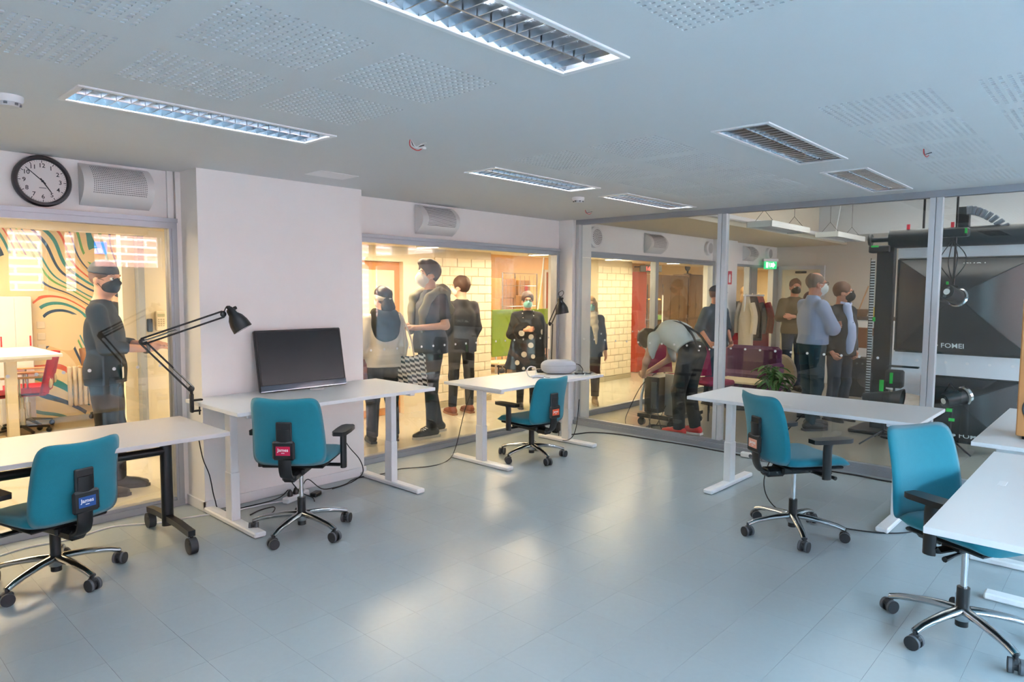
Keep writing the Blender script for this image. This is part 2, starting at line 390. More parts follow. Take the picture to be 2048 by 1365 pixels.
# ------------------------------------------------------------------ studio shell
M_wallw = pm('beige_paint', '#dcd6cc', .65, var=.02)
struct(MB().bb(XEND, XEND + .15, SOUTH, 4.29, 0, 3.6).build('wall_studio_east', M_wallw))
struct(MB().bb(XEND, XEND + .15, 4.29, N + .16, 2.09, 3.6).build('wall_studio_lintel', M_wallw))
st = MB(); st.bb(E + .04, XEND, 3.93, N, 2.46, 2.52); st.bb(E + .04, XEND, 3.93, 3.98, 2.521, 3.149); struct(st.build('ceiling_studio_soffit', pm('soffit_paint', '#d8cdb8', .7)))
struct(MB().bb(E, XEND, SOUTH, N, 3.151, 3.2).build('ceiling_studio', M_ceil))
bm2 = MB(); bm2.bb(11.6, XEND - .001, SOUTH, 3.928, 2.52, 3.15); struct(bm2.build('ceiling_studio_beam', M_ceil))
struct(MB().bb(E - .02, E + .03, SOUTH, N, H + .002, 3.2).build('wall_over_partition', M_ceil))
lg = MB(); lg.bb(E + .5, XEND, 3.86, 3.93, 2.52, 2.58, .01); tag(lg.build('cable_duct', M_white), 'white cable duct running along the studio soffit edge', 'duct')

# ------------------------------------------------------------------ lobby and corridor shell
M_brick = pm('painted_brick', '#ece0c6', .55, var=.03, bump=.08, bscale=70)
M_mortar = pm('painted_mortar', '#ddd0b4', .8)
M_wood = pm('orange_wood', '#c98a4a', .45, var=.15, vscale=3)
M_warmw = pm('warm_plaster', '#ecd9b4', .65, var=.03)
BR = MB().box((0, 0, 0), (.262, .03, .114), .004).mesh('brick', M_brick); BH = MB().box((0, 0, 0), (.126, .03, .114), .004).mesh('brick', M_brick)
def brick_wall(name, x0, n, y, thick=.3):
    L_ = n * .27; w_ = struct(empty(name, (x0, y, 0)))
    c = MB(); c.bb(0, L_, .006, thick, 0, CORR); c.build('mortar_core', M_mortar, w_)
    sk = MB(); sk.bb(-.002, L_ + .002, -.018, .006, 0, .08, .002); sk.build('skirting', pm('grey_skirting', '#b3a98f', .5), w_)
    for r in range(17):
        z = .145 + r * .1225
        if z > CORR - .05: break
        if r % 2 == 0:
            for i in range(n): inst('brick', BR, w_, (.135 + i * .27, .004, z))
        else:
            inst('brick', BH, w_, (.0675, .004, z)); inst('brick', BH, w_, (L_ - .0675, .004, z))
            for i in range(n - 1): inst('brick', BR, w_, (.27 + i * .27, .004, z))
brick_wall('wall_lobby_brick', 5.98, 4, LOB)
brick_wall('wall_lobby_pier', 9.70, 4, LOB)
lw = MB(); lw.bb(2.36, 4.60, LOB, LOB + .15, 0, CORR); lw.bb(5.50, 5.979, LOB, LOB + .3, 0, CORR); lw.bb(4.60, 5.50, LOB, LOB + .15, 2.001, CORR); struct(lw.build('wall_lobby_north', M_cream))
cc = MB(); cc.bb(2.3, XEND + 4, N + .16, LOB + .3, CORR, CORR + .05); struct(cc.build('ceiling_corridor', pm('corridor_ceiling', '#e8d8b6', .7)))
c2 = MB(); c2.bb(WEST, 2.3, N + .16, 6.6, 2.18, 2.23); c2.bb(WEST, 3.6, 6.75, 9.9, 2.30, 2.35); c2.bb(WEST, 2.3, 6.6, 6.75, 2.08, 2.35); c2.bb(.2, .75, N + .3, 6.5, 2.15, 2.19); struct(c2.build('ceiling_left_room', MATS['corridor_ceiling']))
c3 = MB(); c3.bb(3.6, 17, LOB + .3, 13.2, 2.5, 2.55); struct(c3.build('ceiling_lobby', MATS['corridor_ceiling']))
struct(MB().bb(WEST, 17, 13.0, 13.2, 0, 3.6).build('wall_lobby_far', M_warmw))
struct(MB().bb(16.8, 17, SOUTH, 13.2, 0, 3.6).build('wall_far_east', M_warmw))
wl = MB(); wl.bb(3.5, 3.6, LOB + .15, 9.9, 0, 2.5); wl.bb(3.5, 7.6, 9.9, 10.05, 0, 2.5); struct(wl.build('wall_lobby_side', M_warmw))
wb = MB(); wb.bb(7.6, 16.8, 10.4, 10.55, 0, 2.5); struct(wb.build('wall_lobby_back', pm('orange_plaster', '#e6bd83', .6, var=.04)))
# column and wall piece between the two left-hand rooms
cl = MB(); cl.bb(2.19, 2.31, 6.98, 7.10, 0, 2.31); cl.bb(2.31, 2.36, 6.93, 7.0, 0, 2.31, .0); struct(cl.build('wall_room_column', M_cream))
fr_ = MB(); fr_.bb(2.285, 2.33, 6.84, 6.93, 0, CORR); fr_.bb(2.335, 2.36, 6.90, 6.96, 0, CORR); struct(fr_.build('trim_2', M_alu))

# mural wall
def mural_material():
    m = bpy.data.materials.new('mural_paint'); m.use_nodes = True; t = m.node_tree; b = t.nodes['Principled BSDF']; L = t.links.new
    tc = t.nodes.new('ShaderNodeTexCoord'); mp = t.nodes.new('ShaderNodeMapping'); mp.inputs['Scale'].default_value = (1.25, 1, .8); mp.inputs['Rotation'].default_value = (0, .35, 0)
    n1 = t.nodes.new('ShaderNodeTexNoise'); n1.inputs['Scale'].default_value = .85; n1.inputs['Detail'].default_value = 1.0; n1.inputs['Distortion'].default_value = .3
    L(tc.outputs['Object'], mp.inputs[0]); L(mp.outputs[0], n1.inputs['Vector'])
    sp = t.nodes.new('ShaderNodeSeparateXYZ'); L(tc.outputs['Object'], sp.inputs[0])
    dt = t.nodes.new('ShaderNodeMath'); dt.operation = 'MULTIPLY_ADD'; dt.inputs[1].default_value = .55; L(sp.outputs['X'], dt.inputs[0]); L(sp.outputs['Z'], dt.inputs[2])
    nn = t.nodes.new('ShaderNodeMath'); nn.operation = 'MULTIPLY_ADD'; nn.inputs[1].default_value = 2.6; L(n1.outputs['Fac'], nn.inputs[0]); L(dt.outputs[0], nn.inputs[2])
    mu = t.nodes.new('ShaderNodeMath'); mu.operation = 'MULTIPLY'; mu.inputs[1].default_value = 1.15; L(nn.outputs[0], mu.inputs[0])
    fr = t.nodes.new('ShaderNodeMath'); fr.operation = 'FRACT'; L(mu.outputs[0], fr.inputs[0])
    cr = t.nodes.new('ShaderNodeValToRGB'); cr.color_ramp.interpolation = 'CONSTANT'
    cream = C('#f2dfb0'); stops = [(0, cream), (.10, C('#24466a')), (.16, cream), (.26, C('#2f8f8c')), (.33, cream), (.43, C('#e0632f')), (.48, cream), (.57, C('#e9c98a')), (.63, C('#2c3f5c')), (.67, cream), (.78, C('#68b058')), (.83, cream), (.91, C('#2f8f8c')), (.95, cream)]
    e = cr.color_ramp.elements
    while len(e) < len(stops): e.new(.5)
    for k, (p, c) in enumerate(stops): e[k].position = p; e[k].color = tuple(c) + (1,)
    L(fr.outputs[0], cr.inputs[0])
    n3 = t.nodes.new('ShaderNodeTexNoise'); n3.inputs['Scale'].default_value = 2.2; n3.inputs['Detail'].default_value = .5; L(tc.outputs['Object'], n3.inputs['Vector'])
    gt_ = t.nodes.new('ShaderNodeMath'); gt_.operation = 'GREATER_THAN'; gt_.inputs[1].default_value = .58; L(n3.outputs['Fac'], gt_.inputs[0])
    mx = t.nodes.new('ShaderNodeMix'); mx.data_type = 'RGBA'; mx.inputs[7].default_value = tuple(cream) + (1,); L(gt_.outputs[0], mx.inputs[0]); L(cr.outputs[0], mx.inputs[6]); L(mx.outputs[2], b.inputs['Base Color']); b.inputs['Roughness'].default_value = .6
    return m
mural = MB(); mural.bb(WEST, 3.5, 9.8, 9.9, 0, 2.35); struct(mural.build('wall_mural', mural_material()))

# ------------------------------------------------------------------ outside, seen only as reflections
def brickface():
    m = bpy.data.materials.new('red_brick_facade'); m.use_nodes = True; t = m.node_tree; b = t.nodes['Principled BSDF']; L = t.links.new
    tc = t.nodes.new('ShaderNodeTexCoord'); mp = t.nodes.new('ShaderNodeMapping'); mp.inputs['Rotation'].default_value = (math.pi / 2, 0, 0)
    br = t.nodes.new('ShaderNodeTexBrick'); br.inputs['Scale'].default_value = 1.0
    br.inputs['Color1'].default_value = C('#a06053') + (1,); br.inputs['Color2'].default_value = C('#ad7466') + (1,); br.inputs['Mortar'].default_value = C('#d8b6a8') + (1,)
    br.inputs['Mortar Size'].default_value = .035; br.inputs['Brick Width'].default_value = 1.2; br.inputs['Row Height'].default_value = .24
    L(tc.outputs['Object'], mp.inputs[0]); L(mp.outputs[0], br.inputs['Vector']); L(br.outputs['Color'], b.inputs['Base Color']); b.inputs['Roughness'].default_value = .8
    return m
bld = thing('brick_building', 'red brick building across the street, mirrored in the left window', 'building', (6, -14, -.4))
MB().bb(-18, 18, -4, 0, 0, 7.5).build('facade', brickface(), bld)
for k in range(9):
    x = -15 + k * 3.6
    MB().bb(x - .6, x + .6, -.02, .02, 4.9, 6.4).build('window', pm('facade_window', '#5a6b7c', .2), bld)
sg = thing('street_sign', 'blue and white sign board on the brick building, mirrored in the left window', 'sign', (6.86, -13.85, 2.85)); sg.scale = (.42, .42, .42)
MB().bb(-.8, .8, -.05, .05, -.4, .5, .01).build('board', pm('sign_blue', '#1f62c8', .5), sg)
MB().bb(-.7, .1, .05, .06, .1, .16).build('stripe', M_white, sg)
for k in range(3): MB().prism([(-.55 + k * .4, -.3), (-.3 + k * .4, -.3), (-.42 + k * .4, 0), (-.67 + k * .4, 0)], .05, .06, M=Matrix.Rotation(math.pi / 2, 4, 'X') @ Matrix.Diagonal((1, 1, -1, 1))).build('letter_stroke', M_white, sg)
struct(MB().bb(-40, 50, -40, SOUTH - .2, -.6, -.4).build('street_ground', pm('asphalt', '#8a8a8c', .9)))
# ------------------------------------------------------------------ recessed louvre lights
M_louv = pm('louvre_aluminium', '#b9bec4', .18, 1.0, var=.02)
M_hous = pm('housing_white', '#b4bac2', .3, .8)
M_tube = pm('tube_glow', '#ffffff', .5, emit=(.86, .93, 1.0), estr=75.0, var=0)
M_tubeoff = pm('tube_unlit', '#c8ccd0', .4)
prof = [(-.008, 0), (.008, 0), (.002, -.042), (-.002, -.042)]
def blade_mesh(L_):
    b = MB(); n = 8
    for k in range(n):        # a blade with a parabolic dip in the middle
        y0, y1 = -L_ / 2 + L_ * k / n, -L_ / 2 + L_ * (k + 1) / n
        b.add([(x, y0, z + .042) for x, z in prof] + [(x, y1, z + .042) for x, z in prof], [(0, 1, 5, 4), (1, 2, 6, 5), (2, 3, 7, 6), (3, 0, 4, 7)])
    return b.mesh('louvre_blade', M_louv)
BL = blade_mesh(.118)
def ceiling_light(x, y, lit, label):
    t = thing('ceiling_light', label, 'light', (x + LW / 2, y + LD / 2, H), 0, 'recessed louvre lights in the ceiling')
    a, b = LW / 2, LD / 2; r = MB()
    for (x0, x1, y0, y1) in ((-a - .012, a + .012, -b - .012, -b + .012), (-a - .012, a + .012, b - .012, b + .012), (-a - .012, -a + .014, -b + .012, b - .012), (a - .014, a + .012, -b + .012, b - .012)): r.bb(x0, x1, y0, y1, -.007, .004, .002)
    r.build('rim', M_white, t)
    h = MB(); h.bb(-a, a, -b, -b + .004, 0, .11); h.bb(-a, a, b - .004, b, 0, .11); h.bb(-a, -a + .004, -b, b, 0, .11); h.bb(a - .004, a, -b, b, 0, .11); h.bb(-a, a, -b, b, .108, .112)
    h.build('housing', M_hous, t)
    s_ = MB(); s_.prism([(-.01, .042), (.01, .042), (.0035, 0), (-.0035, 0)], -a + .005, a - .005, M=Matrix(((0, 0, 1, 0), (1, 0, 0, 0), (0, 1, 0, 0), (0, 0, 0, 1)))); s_.build('spine', M_louv, t)
    for sy in (-1, 1):
        sd = MB(); sd.add([(-a + .005, sy * (b - .012), 0), (a - .005, sy * (b - .012), 0), (a - .005, sy * (b - .03), .05), (-a + .005, sy * (b - .03), .05)], [(0, 1, 2, 3)]); sd.build('side_reflector', M_louv, t)
        q = MB(); q.cyl((-a + .03, sy * .068, .075), (a - .03, sy * .068, .075), .013, n=10); q.build('tube', M_tube if lit else M_tubeoff, t)
        for i in range(19): inst('louvre_blade', BL, t, (-a + .03 + (i + .5) * (LW - .06) / 19, sy * .068, 0))
    return t
LLAB = ['bright louvre ceiling light nearest the wall clock', 'bright louvre ceiling light at the top edge, nearest the viewer', 'lit louvre ceiling light above the middle desk with the grey case',
        'small lit louvre light beside the corner of the glass partition', 'unlit louvre ceiling light above the free floor towards the studio', 'unlit louvre ceiling light closest to the studio glass partition']
for (x, y, lit), lab in zip(LIGHTS, LLAB): ceiling_light(x, y, lit, lab)

# corridor strip lamps (warm) then added area fills for the lobby rooms and studio
M_strip = pm('strip_glow', '#ffffff', .5, emit=(1.0, .84, .66), estr=14.0, var=0)
for i, (x, y0, y1, lab) in enumerate([(5.42, 5.75, 6.6, 'glowing ceiling strip above the tall man in the corridor'), (7.5, 5.9, 6.6, 'glowing ceiling strip above the woman in the dotted tunic'), (9.35, 5.5, 6.55, 'glowing corridor strip above the bent man with braces'), (11.25, 5.6, 6.5, 'glowing corridor strip above the tall brown cabinets'), (1.0, 5.6, 6.4, 'glowing strip above the room with the white table'), (3.3, 5.6, 6.5, 'glowing corridor strip behind the white pillar')]):
    t = thing('strip_lamp', lab, 'lamp', (x, (y0 + y1) / 2, CORR if x > 2 else 2.15), 0, 'corridor strip lamps'); L_ = y1 - y0
    MB().bb(-.04, .04, -L_ / 2, L_ / 2, -.03, 0, .004).build('body', M_white, t); MB().bb(-.03, .03, -L_ / 2 + .02, L_ / 2 - .02, -.036, -.03).build('diffuser', M_strip, t)
for (x, y, z, sx, sy, p) in [(4.4, 6.1, 2.12, 2.6, .5, 54), (7.6, 6.1, 2.12, 2.6, .5, 54), (10.4, 6.1, 2.12, 2.6, .5, 50), (.6, 6.0, 2.14, 1.6, .5, 36), (1.0, 8.0, 2.28, 2.0, 1.0, 85), (8.4, 8.7, 2.48, 2.4, 1.4, 100), (12.6, 8.6, 2.48, 3, 1.4, 100), (14.8, 6, 2.12, 2, 1, 40)]:
    ceiling_area('lobby_fill', x, y, z, sx, sy, p)  # added warm fill under the ceilings, apart from the strip fixtures
ceiling_area('studio_fill', 9.3, 1.5, 3.1, 2.5, 2.5, 40, (1, .93, .86))  # added fill for the studio, no fixture at this spot
# ------------------------------------------------------------------ swivel chairs
def back_fn(side, w=.44, h=.50, th=.045):
    # curved upholstered backrest: u across, v up; side -1 back face, +1 front face
    def f(u, v):
        x = (u - .5) * 2; ww = w * (.5 + .035 * math.sin(v * math.pi)) * (1 - .10 * v)
        ex = math.copysign(abs(x) ** .9, x) if x else 0
        X = ex * ww; Z = v * h
        bul = max(0, 1 - abs(x) ** 6) ** .5 * max(0, 1 - abs(2 * v - 1) ** 8) ** .5
        Y = -.028 * (1 - x * x) * (1.0) + .02 * math.sin(v * math.pi) - .10 * v + (-th / 2 if side < 0 else th / 2) * bul
        return (X, Y, Z - .012 * (1 - x * x) * v)
    return f
def cushion(mb, fn_a, fn_b, n, m):
    mb.grid(fn_a, n, m); mb.grid(fn_b, n, m)
def rounded(u, r=.12):
    return u
def sq(u, v, w, h, r):      # square grid to rounded rectangle
    x, y = (u - .5) * 2, (v - .5) * 2
    ax, ay = abs(x), abs(y); m_ = max(ax, ay)
    if m_ < 1e-6: return 0.0, 0.0
    p = 7.0; k = (ax ** p + ay ** p) ** (1 / p); s_ = m_ / k
    return x * s_ * w / 2, y * s_ * h / 2
def back_mesh():
    b = MB(); n = 18
    for side in (-1, 1):
        def f(u, v, side=side):
            X, Z = sq(u, v, .455, .455, .05); m_ = max(abs(u - .5), abs(v - .5)) * 2
            t = Z / .455 + .5; x = X / .2275
            X *= 1.05 - .10 * t
            bul = max(0.0, 1 - m_ ** 5) ** .5
            y = -.035 * (1 - x * x) + .022 * math.sin(t * math.pi) - .085 * t
            return (X, y + side * .024 * bul + (.0), Z + .2275 - .022 * (1 - x * x) * t)
        b.grid(f, n, n)
    me = b.mesh('backrest', M_teal, 80)
    bm_ = bmesh.new(); bm_.from_mesh(me); bmesh.ops.remove_doubles(bm_, verts=bm_.verts, dist=.0005); bmesh.ops.recalc_face_normals(bm_, faces=bm_.faces); bm_.to_mesh(me); bm_.free()
    return me
def seat_mesh():
    b = MB(); n = 18
    for side in (-1, 1):
        def f(u, v, side=side):
            X, Y = sq(u, v, .49, .47, .05); m_ = max(abs(u - .5), abs(v - .5)) * 2
            bul = max(0.0, 1 - m_ ** 6) ** .5; fr = max(0, (Y / .235 - .55) / .45)
            return (X * (1 - .05 * max(0, -Y / .235)), Y, side * .034 * bul - .035 * fr * fr + .008 * (X / .24) ** 2)
        b.grid(f, n, n)
    me = b.mesh('seat', M_teal, 80)
    bm_ = bmesh.new(); bm_.from_mesh(me); bmesh.ops.remove_doubles(bm_, verts=bm_.verts, dist=.0005); bmesh.ops.recalc_face_normals(bm_, faces=bm_.faces); bm_.to_mesh(me); bm_.free()
    return me
BACK_ME, SEAT_ME = back_mesh(), seat_mesh()
CAST = MB(); 
for sx in (-1, 1): CAST.cyl((sx * .008, 0, .032), (sx * .030, 0, .032), .032, n=18)
CAST.cyl((-.009, 0, .032), (.009, 0, .032), .02, n=12); CAST.box((0, .004, .05), (.03, .05, .03), .008); CAST.cyl((0, .0, .05), (0, 0, .085), .008, n=8)
CAST_ME = CAST.mesh('caster', M_rubber)
RIM_ME = None
rm = MB()
for sx in (-1, 1): rm.lathe([(.0325, -.006), (.033, 0), (.0325, .006)], 20, M=Matrix.Translation((sx * .021, 0, .032)) @ Matrix.Rotation(math.pi / 2, 4, 'Y'))
RIM_ME = rm.mesh('wheel_band', M_greyrub)
STAR = MB()
_p = []
for k in range(7):
    t = k / 6; _p.append((0, .03 + t * .285, .125 - .04 * t ** 1.8 - (.006 if k == 6 else 0)))
STAR.tube(_p, [(.019 - .005 * k / 6, .029 - .010 * k / 6) for k in range(7)], 10)
STAR_ME = STAR.mesh('star_leg', M_chrome, 50)
ARM = MB()
ARM.tube(spline([(0, .0, 0), (0, 0, .10), (0, 0, .2), (0, .012, .235)], 5), [(.02, .03)] * 16, 10)
ARM_ME = ARM.mesh('arm_post', M_black, 50)
PAD = MB(); PAD.prism([(-.044, -.12), (-.03, -.145), (.03, -.145), (.044, -.12), (.049, .0), (.045, .10), (.026, .135), (-.026, .135), (-.045, .10), (-.049, 0)], 0, .026)
PAD_ME = PAD.mesh('arm_pad', M_black)
M_text = pm('white_print', '#f4f5f6', .6)
def chair(loc, az, star, dz, label, lab_col=None, pad_yaw=0.0):
    t = thing('office_chair', label, 'chair', (loc[0], loc[1], 0), -math.radians(az), 'teal swivel chairs')
    rel = math.radians(az - star)
    hub = MB(); hub.lathe([(.0, .08), (.034, .08), (.04, .095), (.04, .13), (.032, .14), (0, .14)], 20); hub.build('hub', M_chrome, t)
    for k in range(5):
        a = rel + k * 2 * math.pi / 5; l_ = inst('star_leg', STAR_ME, t, (0, 0, 0), (0, 0, a))
        d = Vector((-math.sin(a), math.cos(a), 0)) * .315; c_ = inst('caster', CAST_ME, t, (d.x, d.y, 0), (0, 0, a + 1.1 + k * .7)); inst('wheel_band', RIM_ME, c_)
    z = .36 + dz
    MB().cyl((0, 0, .05), (0, 0, .235 if z > .3 else z + .01), .027, n=16).build('column_sleeve', M_black, t)
    if z > .3: MB().cyl((0, 0, .235), (0, 0, z + .01), .014, n=14).build('gas_piston', M_chrome, t)
    m_ = MB(); m_.box((0, .0, z + .025), (.13, .26, .05), .012); m_.box((0, .05, z + .045), (.34, .10, .03), .008); m_.box((0, -.16, z + .01), (.09, .14, .055), .015)
    m_.build('mechanism', M_black, t)
    lv = MB(); lv.tube([(.06, .07, z + .03), (.2, .09, z + .025), (.27, .10, z + .02)], [.007, .008, .013], 8); lv.build('lever', M_black, t)
    lv = MB(); lv.tube([(-.06, .05, z + .03), (-.2, .07, z + .025), (-.26, .07, z + .02)], [.007, .008, .012], 8); lv.build('lever', M_black, t)
    inst('seat', SEAT_ME, t, (0, .03, z + .105))
    MB().box((0, .03, z + .066), (.40, .38, .018), .008).build('seat_pan', M_black, t)
    inst('backrest', BACK_ME, t, (0, -.195, z + .09))
    sp = MB(); pts = spline([(0, -.10, z + .02), (0, -.235, z + .02), (0, -.283, z + .075), (0, -.29, z + .18), (0, -.305, z + .34)], 5)
    sp.tube(pts, [(.014, .042)] * len(pts), 8); sp.build('back_support', M_black, t)
    pl_ = MB(); pl_.box((0, -.302, z + .205), (.14, .024, .12), .012); pl_.build('back_plate', M_black, t)
    st_ = MB(); st_.box((0, -.294, z + .31), (.098, .018, .14), .006); st_.build('back_strip', M_black, t)
    for sx in (-1, 1):
        br = MB(); br.tube([(sx * .12, .04, z + .035), (sx * .25, .04, z + .035), (sx * .275, .04, z + .06)], [(.01, .03)] * 3, 8); br.build('arm_bracket', M_black, t)
        ap = inst('arm_post', ARM_ME, t, (sx * .275, .03, z + .02)); inst('arm_pad', PAD_ME, t, (sx * .272, .06, z + .25), (0, 0, pad_yaw * sx))
    if lab_col:
        lb = MB(); lb.box((0, -.3152, z + .205), (.088, .002, .056)); lo = lb.build('name_label', pm('label_' + lab_col[1:], lab_col, .5, var=0), t)
        text('lettering', 'James', .029, M_text, lo, (0, -.3166, z + .211), (math.pi / 2, 0, 0), .0003, .0004)
        MB().box((0, -.3165, z + .192), (.02, .0004, .004)).build('small_print', M_text, lo)
    return t
chair((.97, 4.30), -15, 18.9, -.08, 'teal swivel chair with blue name label at the wheeled table', '#1c4f96')
chair((2.287, 4.0), 49, 26.9, .05, 'teal swivel chair with crimson name label in front of the television', '#c4144a')
chair((4.85, 4.223), 4, 55.9, -.08, 'teal swivel chair with orange label at the desk with the grey case', '#e8582e')
chair((4.51, 1.623), 124, 20.9, .06, 'teal swivel chair seen from the side beside the desk along the partition', '#e8a48c')
chair((3.692, .536), 207, 6.9, .06, 'teal swivel chair pushed under the nearest white desk', None)

# ------------------------------------------------------------------ height-adjustable desks
def desk(cx, cy, L_, D_, z, rz, label, foot_in=.10, foot=None, screws=False):
    t = thing('desk', label, 'desk', (cx, cy, 0), rz, 'white sit-stand desks')
    MB().box((0, 0, z - .0125), (L_, D_, .025), .0015).build('desk_top', M_desk, t)
    f_ = foot or D_ - .02
    for sx in (-1, 1):
        X = sx * (L_ / 2 - foot_in)
        MB().box((X, 0, .02), (.08, f_, .036), .008).build('foot', M_white, t)
        MB().box((X, 0, .20), (.062, .092, .33), .004).build('leg', M_white, t)
        MB().box((X, 0, (.36 + z - .06) / 2), (.054, .082, z - .06 - .36), .004).build('inner_leg', M_white, t)
        MB().box((X, 0, z - .045), (.05, D_ * .72, .04), .006).build('top_bracket', M_white, t)
        for sy in (-1, 1): MB().cyl((X + sx * -.027, sy * D_ * .3, z - .045), (X + sx * -.024, sy * D_ * .3, z - .045), .006, n=10).build('bolt', M_black, t)
    MB().box((0, 0, z - .05), (L_ - 2 * foot_in, .06, .04), .004).build('cross_beam', M_white, t)
    MB().box((L_ * .05, D_ * .33, z + .0005), (.085, .03, .002), .0008).build('cable_cap', M_white, t)
    return t
desk(2.705, 4.465, 1.61, .79, .832, 0, 'tall white desk carrying the television against the pillar', .14, .77)
desk(4.99, 4.405, 1.53, .745, .745, 0, 'white desk with a grey case and black lamp before the corridor window', .13, .745)
dc = desk(5.31, 1.815, 1.63, .80, .768, math.pi / 2, 'long white desk standing along the studio glass partition', .19, .76)
desk(3.61, .165, 1.62, .75, .752, 0, 'white desk cut by the frame edge with a chair pushed under it', .16, .72)
desk(5.52, .30, 1.60, .78, .735, 0, 'white desk carrying the wooden loudspeaker', .12, .76)

# flip-top table on castors
ft = thing('folding_table', 'grey-topped table on black wheeled frame by the clock wall', 'table', (.93, 4.47, 0))
MB().box((0, 0, .708), (1.86, .77, .025), .002).build('table_top', pm('grey_laminate', '#c9c6c6', .32, var=.015), ft)
for X in (.70, -.70):
    MB().tube([(X, .03, .09), (X, .03, .69)], [(.036, .028)] * 2, 14).build('leg', M_blackm, ft)
    fb = MB()
    for sy in (-1, 1): fb.tube([(X, .03, .14), (X, sy * .17 + .03, .138), (X, sy * .34, .125)], [(.026, .03)] * 3, 4)
    fb.build('foot_bar', M_blackm, ft)
    for sy in (-1, 1):
        c_ = MB(); c_.cyl((X - .022, sy * .335, .05), (X + .022, sy * .335, .05), .05, n=20); c_.box((X, sy * .335 - .01, .07), (.05, .05, .035), .01); c_.cyl((X, sy * .335, .08), (X, sy * .335, .11), .01); c_.build('castor', M_rubber, ft)
MB().tube([(-.7, .03, .575), (.7, .03, .575)], [(.026, .026)] * 2, 14).build('cross_beam', M_blackm, ft)
for X in (.70, -.70): MB().box((X, .03, .685), (.06, .5, .022), .004).build('top_bracket', M_blackm, ft)

# television leaning on the pillar
tv = thing('television', 'black flat television leaning against the white pillar', 'television', (2.745, 4.722, .836), math.radians(0))
MV = Matrix.Rotation(math.radians(-11), 4, 'X')
for nm, mb, mt in [('casing', MB().box((0, 0, .232), (.735, .035, .462), .008, M=MV), M_black), ('screen', MB().box((0, -.0178, .250), (.70, .002, .395), 0, M=MV), pm('dark_screen', '#16191d', .22, var=.02)),
                   ('chin', MB().box((0, -.019, .026), (.728, .004, .042), .001, M=MV), pm('gloss_chin', '#4a4c52', .08, .9)), ('chin_edge', MB().box((0, -.02, .004), (.73, .006, .006), .001, M=MV), M_chrome)]:
    mb.build(nm, mt, tv)
MB().lathe([(0, 0), (.055, 0), (.05, .006), (0, .007)], 20, M=Matrix.Translation((.06, -.075, -.003))).build('stand_disc', M_white, tv)

# arm lamps
def shade(t, head, aim, r=.058, L_=.135):
    a = Vector(aim).normalized(); R_ = Vector((0, 0, -1)).rotation_difference(a).to_matrix().to_4x4(); M_ = Matrix.Translation(head) @ R_
    pr = [(0, .012), (.022, .012), (.028, .0), (.03, -.03), (.05, -.06), (r, -.10), (r + .004, -L_), (r, -L_), (r - .006, -.10), (.044, -.06), (.02, -.035), (0, -.03)]
    o = MB().lathe(pr[:7], 26, M=M_).lathe(pr[6:8], 26, M=M_).build('lamp_shade', M_black, t, 50); MB().lathe(pr[7:], 26, M=M_ @ Matrix.Scale(.985, 4)).build('shade_lining', M_white, t, 50)
    MB().ball(M_ @ Vector((0, 0, -.075)), .026).build('bulb', pm('bulb_glass', '#f1f1ee', .2), t)
    MB().cyl(M_ @ Vector((0, 0, .0)), M_ @ Vector((0, 0, .03)), .014).build('switch_cap', M_black, t)
    kn = MB(); kn.cyl(M_ @ Vector((.028, 0, -.0)), M_ @ Vector((.045, 0, 0)), .012); kn.build('knob', M_black, t)
def twin_arm(t, a, b, off, name='arm_rod'):
    a, b = Vector(a), Vector(b); o = Vector(off)
    for s_ in (-1, 1): MB().cyl(a + o * s_, b + o * s_, .0065, n=8).build(name, M_blackm, t)
def joint(t, p, r=.022): MB().ball(p, (r, r * .7, r), 10, 8).build('joint', M_black, t)
def springs(t, a, b, off):
    a, b, o = Vector(a), Vector(b), Vector(off)
    for s_ in (-1, 1): MB().cyl(a + o * s_, a + (b - a) * .42 + o * s_, .0045, n=6).build('spring', M_chrome, t)
la = thing('arm_lamp', 'black spring-arm lamp clamped to the tall desk beside the television', 'lamp', (1.864, 4.655, .832))
def rl(t, p): return Vector(p) - t.location
b0 = rl(la, (1.860, 4.652, .93)); e0 = rl(la, (1.60, 4.76, 1.255)); h0 = rl(la, (2.035, 4.53, 1.432))
cl_ = MB(); cl_.box((-.002, 0, .0), (.022, .03, .13), .006); cl_.box((.03, 0, .018), (.075, .035, .012), .004); cl_.box((.025, 0, -.055), (.06, .028, .012), .004); cl_.cyl((.048, 0, -.085), (.048, 0, -.03), .005); cl_.cyl((-.002, 0, .06), b0, .01); cl_.build('clamp', M_black, la)
dv = (e0 - b0).normalized(); pv = Vector((dv.z, 0, -dv.x)).normalized() * .016
twin_arm(la, b0, e0, pv); springs(la, b0 + pv, e0 + pv, (0, .012, 0)); joint(la, b0); joint(la, e0)
dv2 = (h0 - e0).normalized(); pv2 = Vector((-dv2.z, 0, dv2.x)).normalized() * .02
twin_arm(la, e0, h0, pv2); springs(la, e0, h0, (0, .012, 0)); joint(la, h0)
shade(la, h0 + Vector((.035, -.03, .025)), (.42, -.3, -.85), .062, .15)
MB().tube(spline([h0, h0 + Vector((.02, -.01, .05)), h0 + Vector((.045, -.03, .045))], 5), .004, 6).build('flex', M_cable, la)
lb2 = thing('arm_lamp', 'black desk lamp standing at the corner of the desk with the grey case', 'lamp', (5.66, 4.69, .745))
q0 = Vector((0, 0, .03)); q1 = Vector((.02, .005, .50)); q2 = Vector((.085, -.055, .71))
c5 = MB(); c5.box((0, .03, .0), (.05, .06, .012), .004); c5.box((0, .06, -.02), (.04, .018, .1), .004); c5.box((0, .035, -.045), (.035, .06, .01), .003); c5.cyl((0, 0, 0), q0, .011); c5.build('clamp', M_black, lb2)
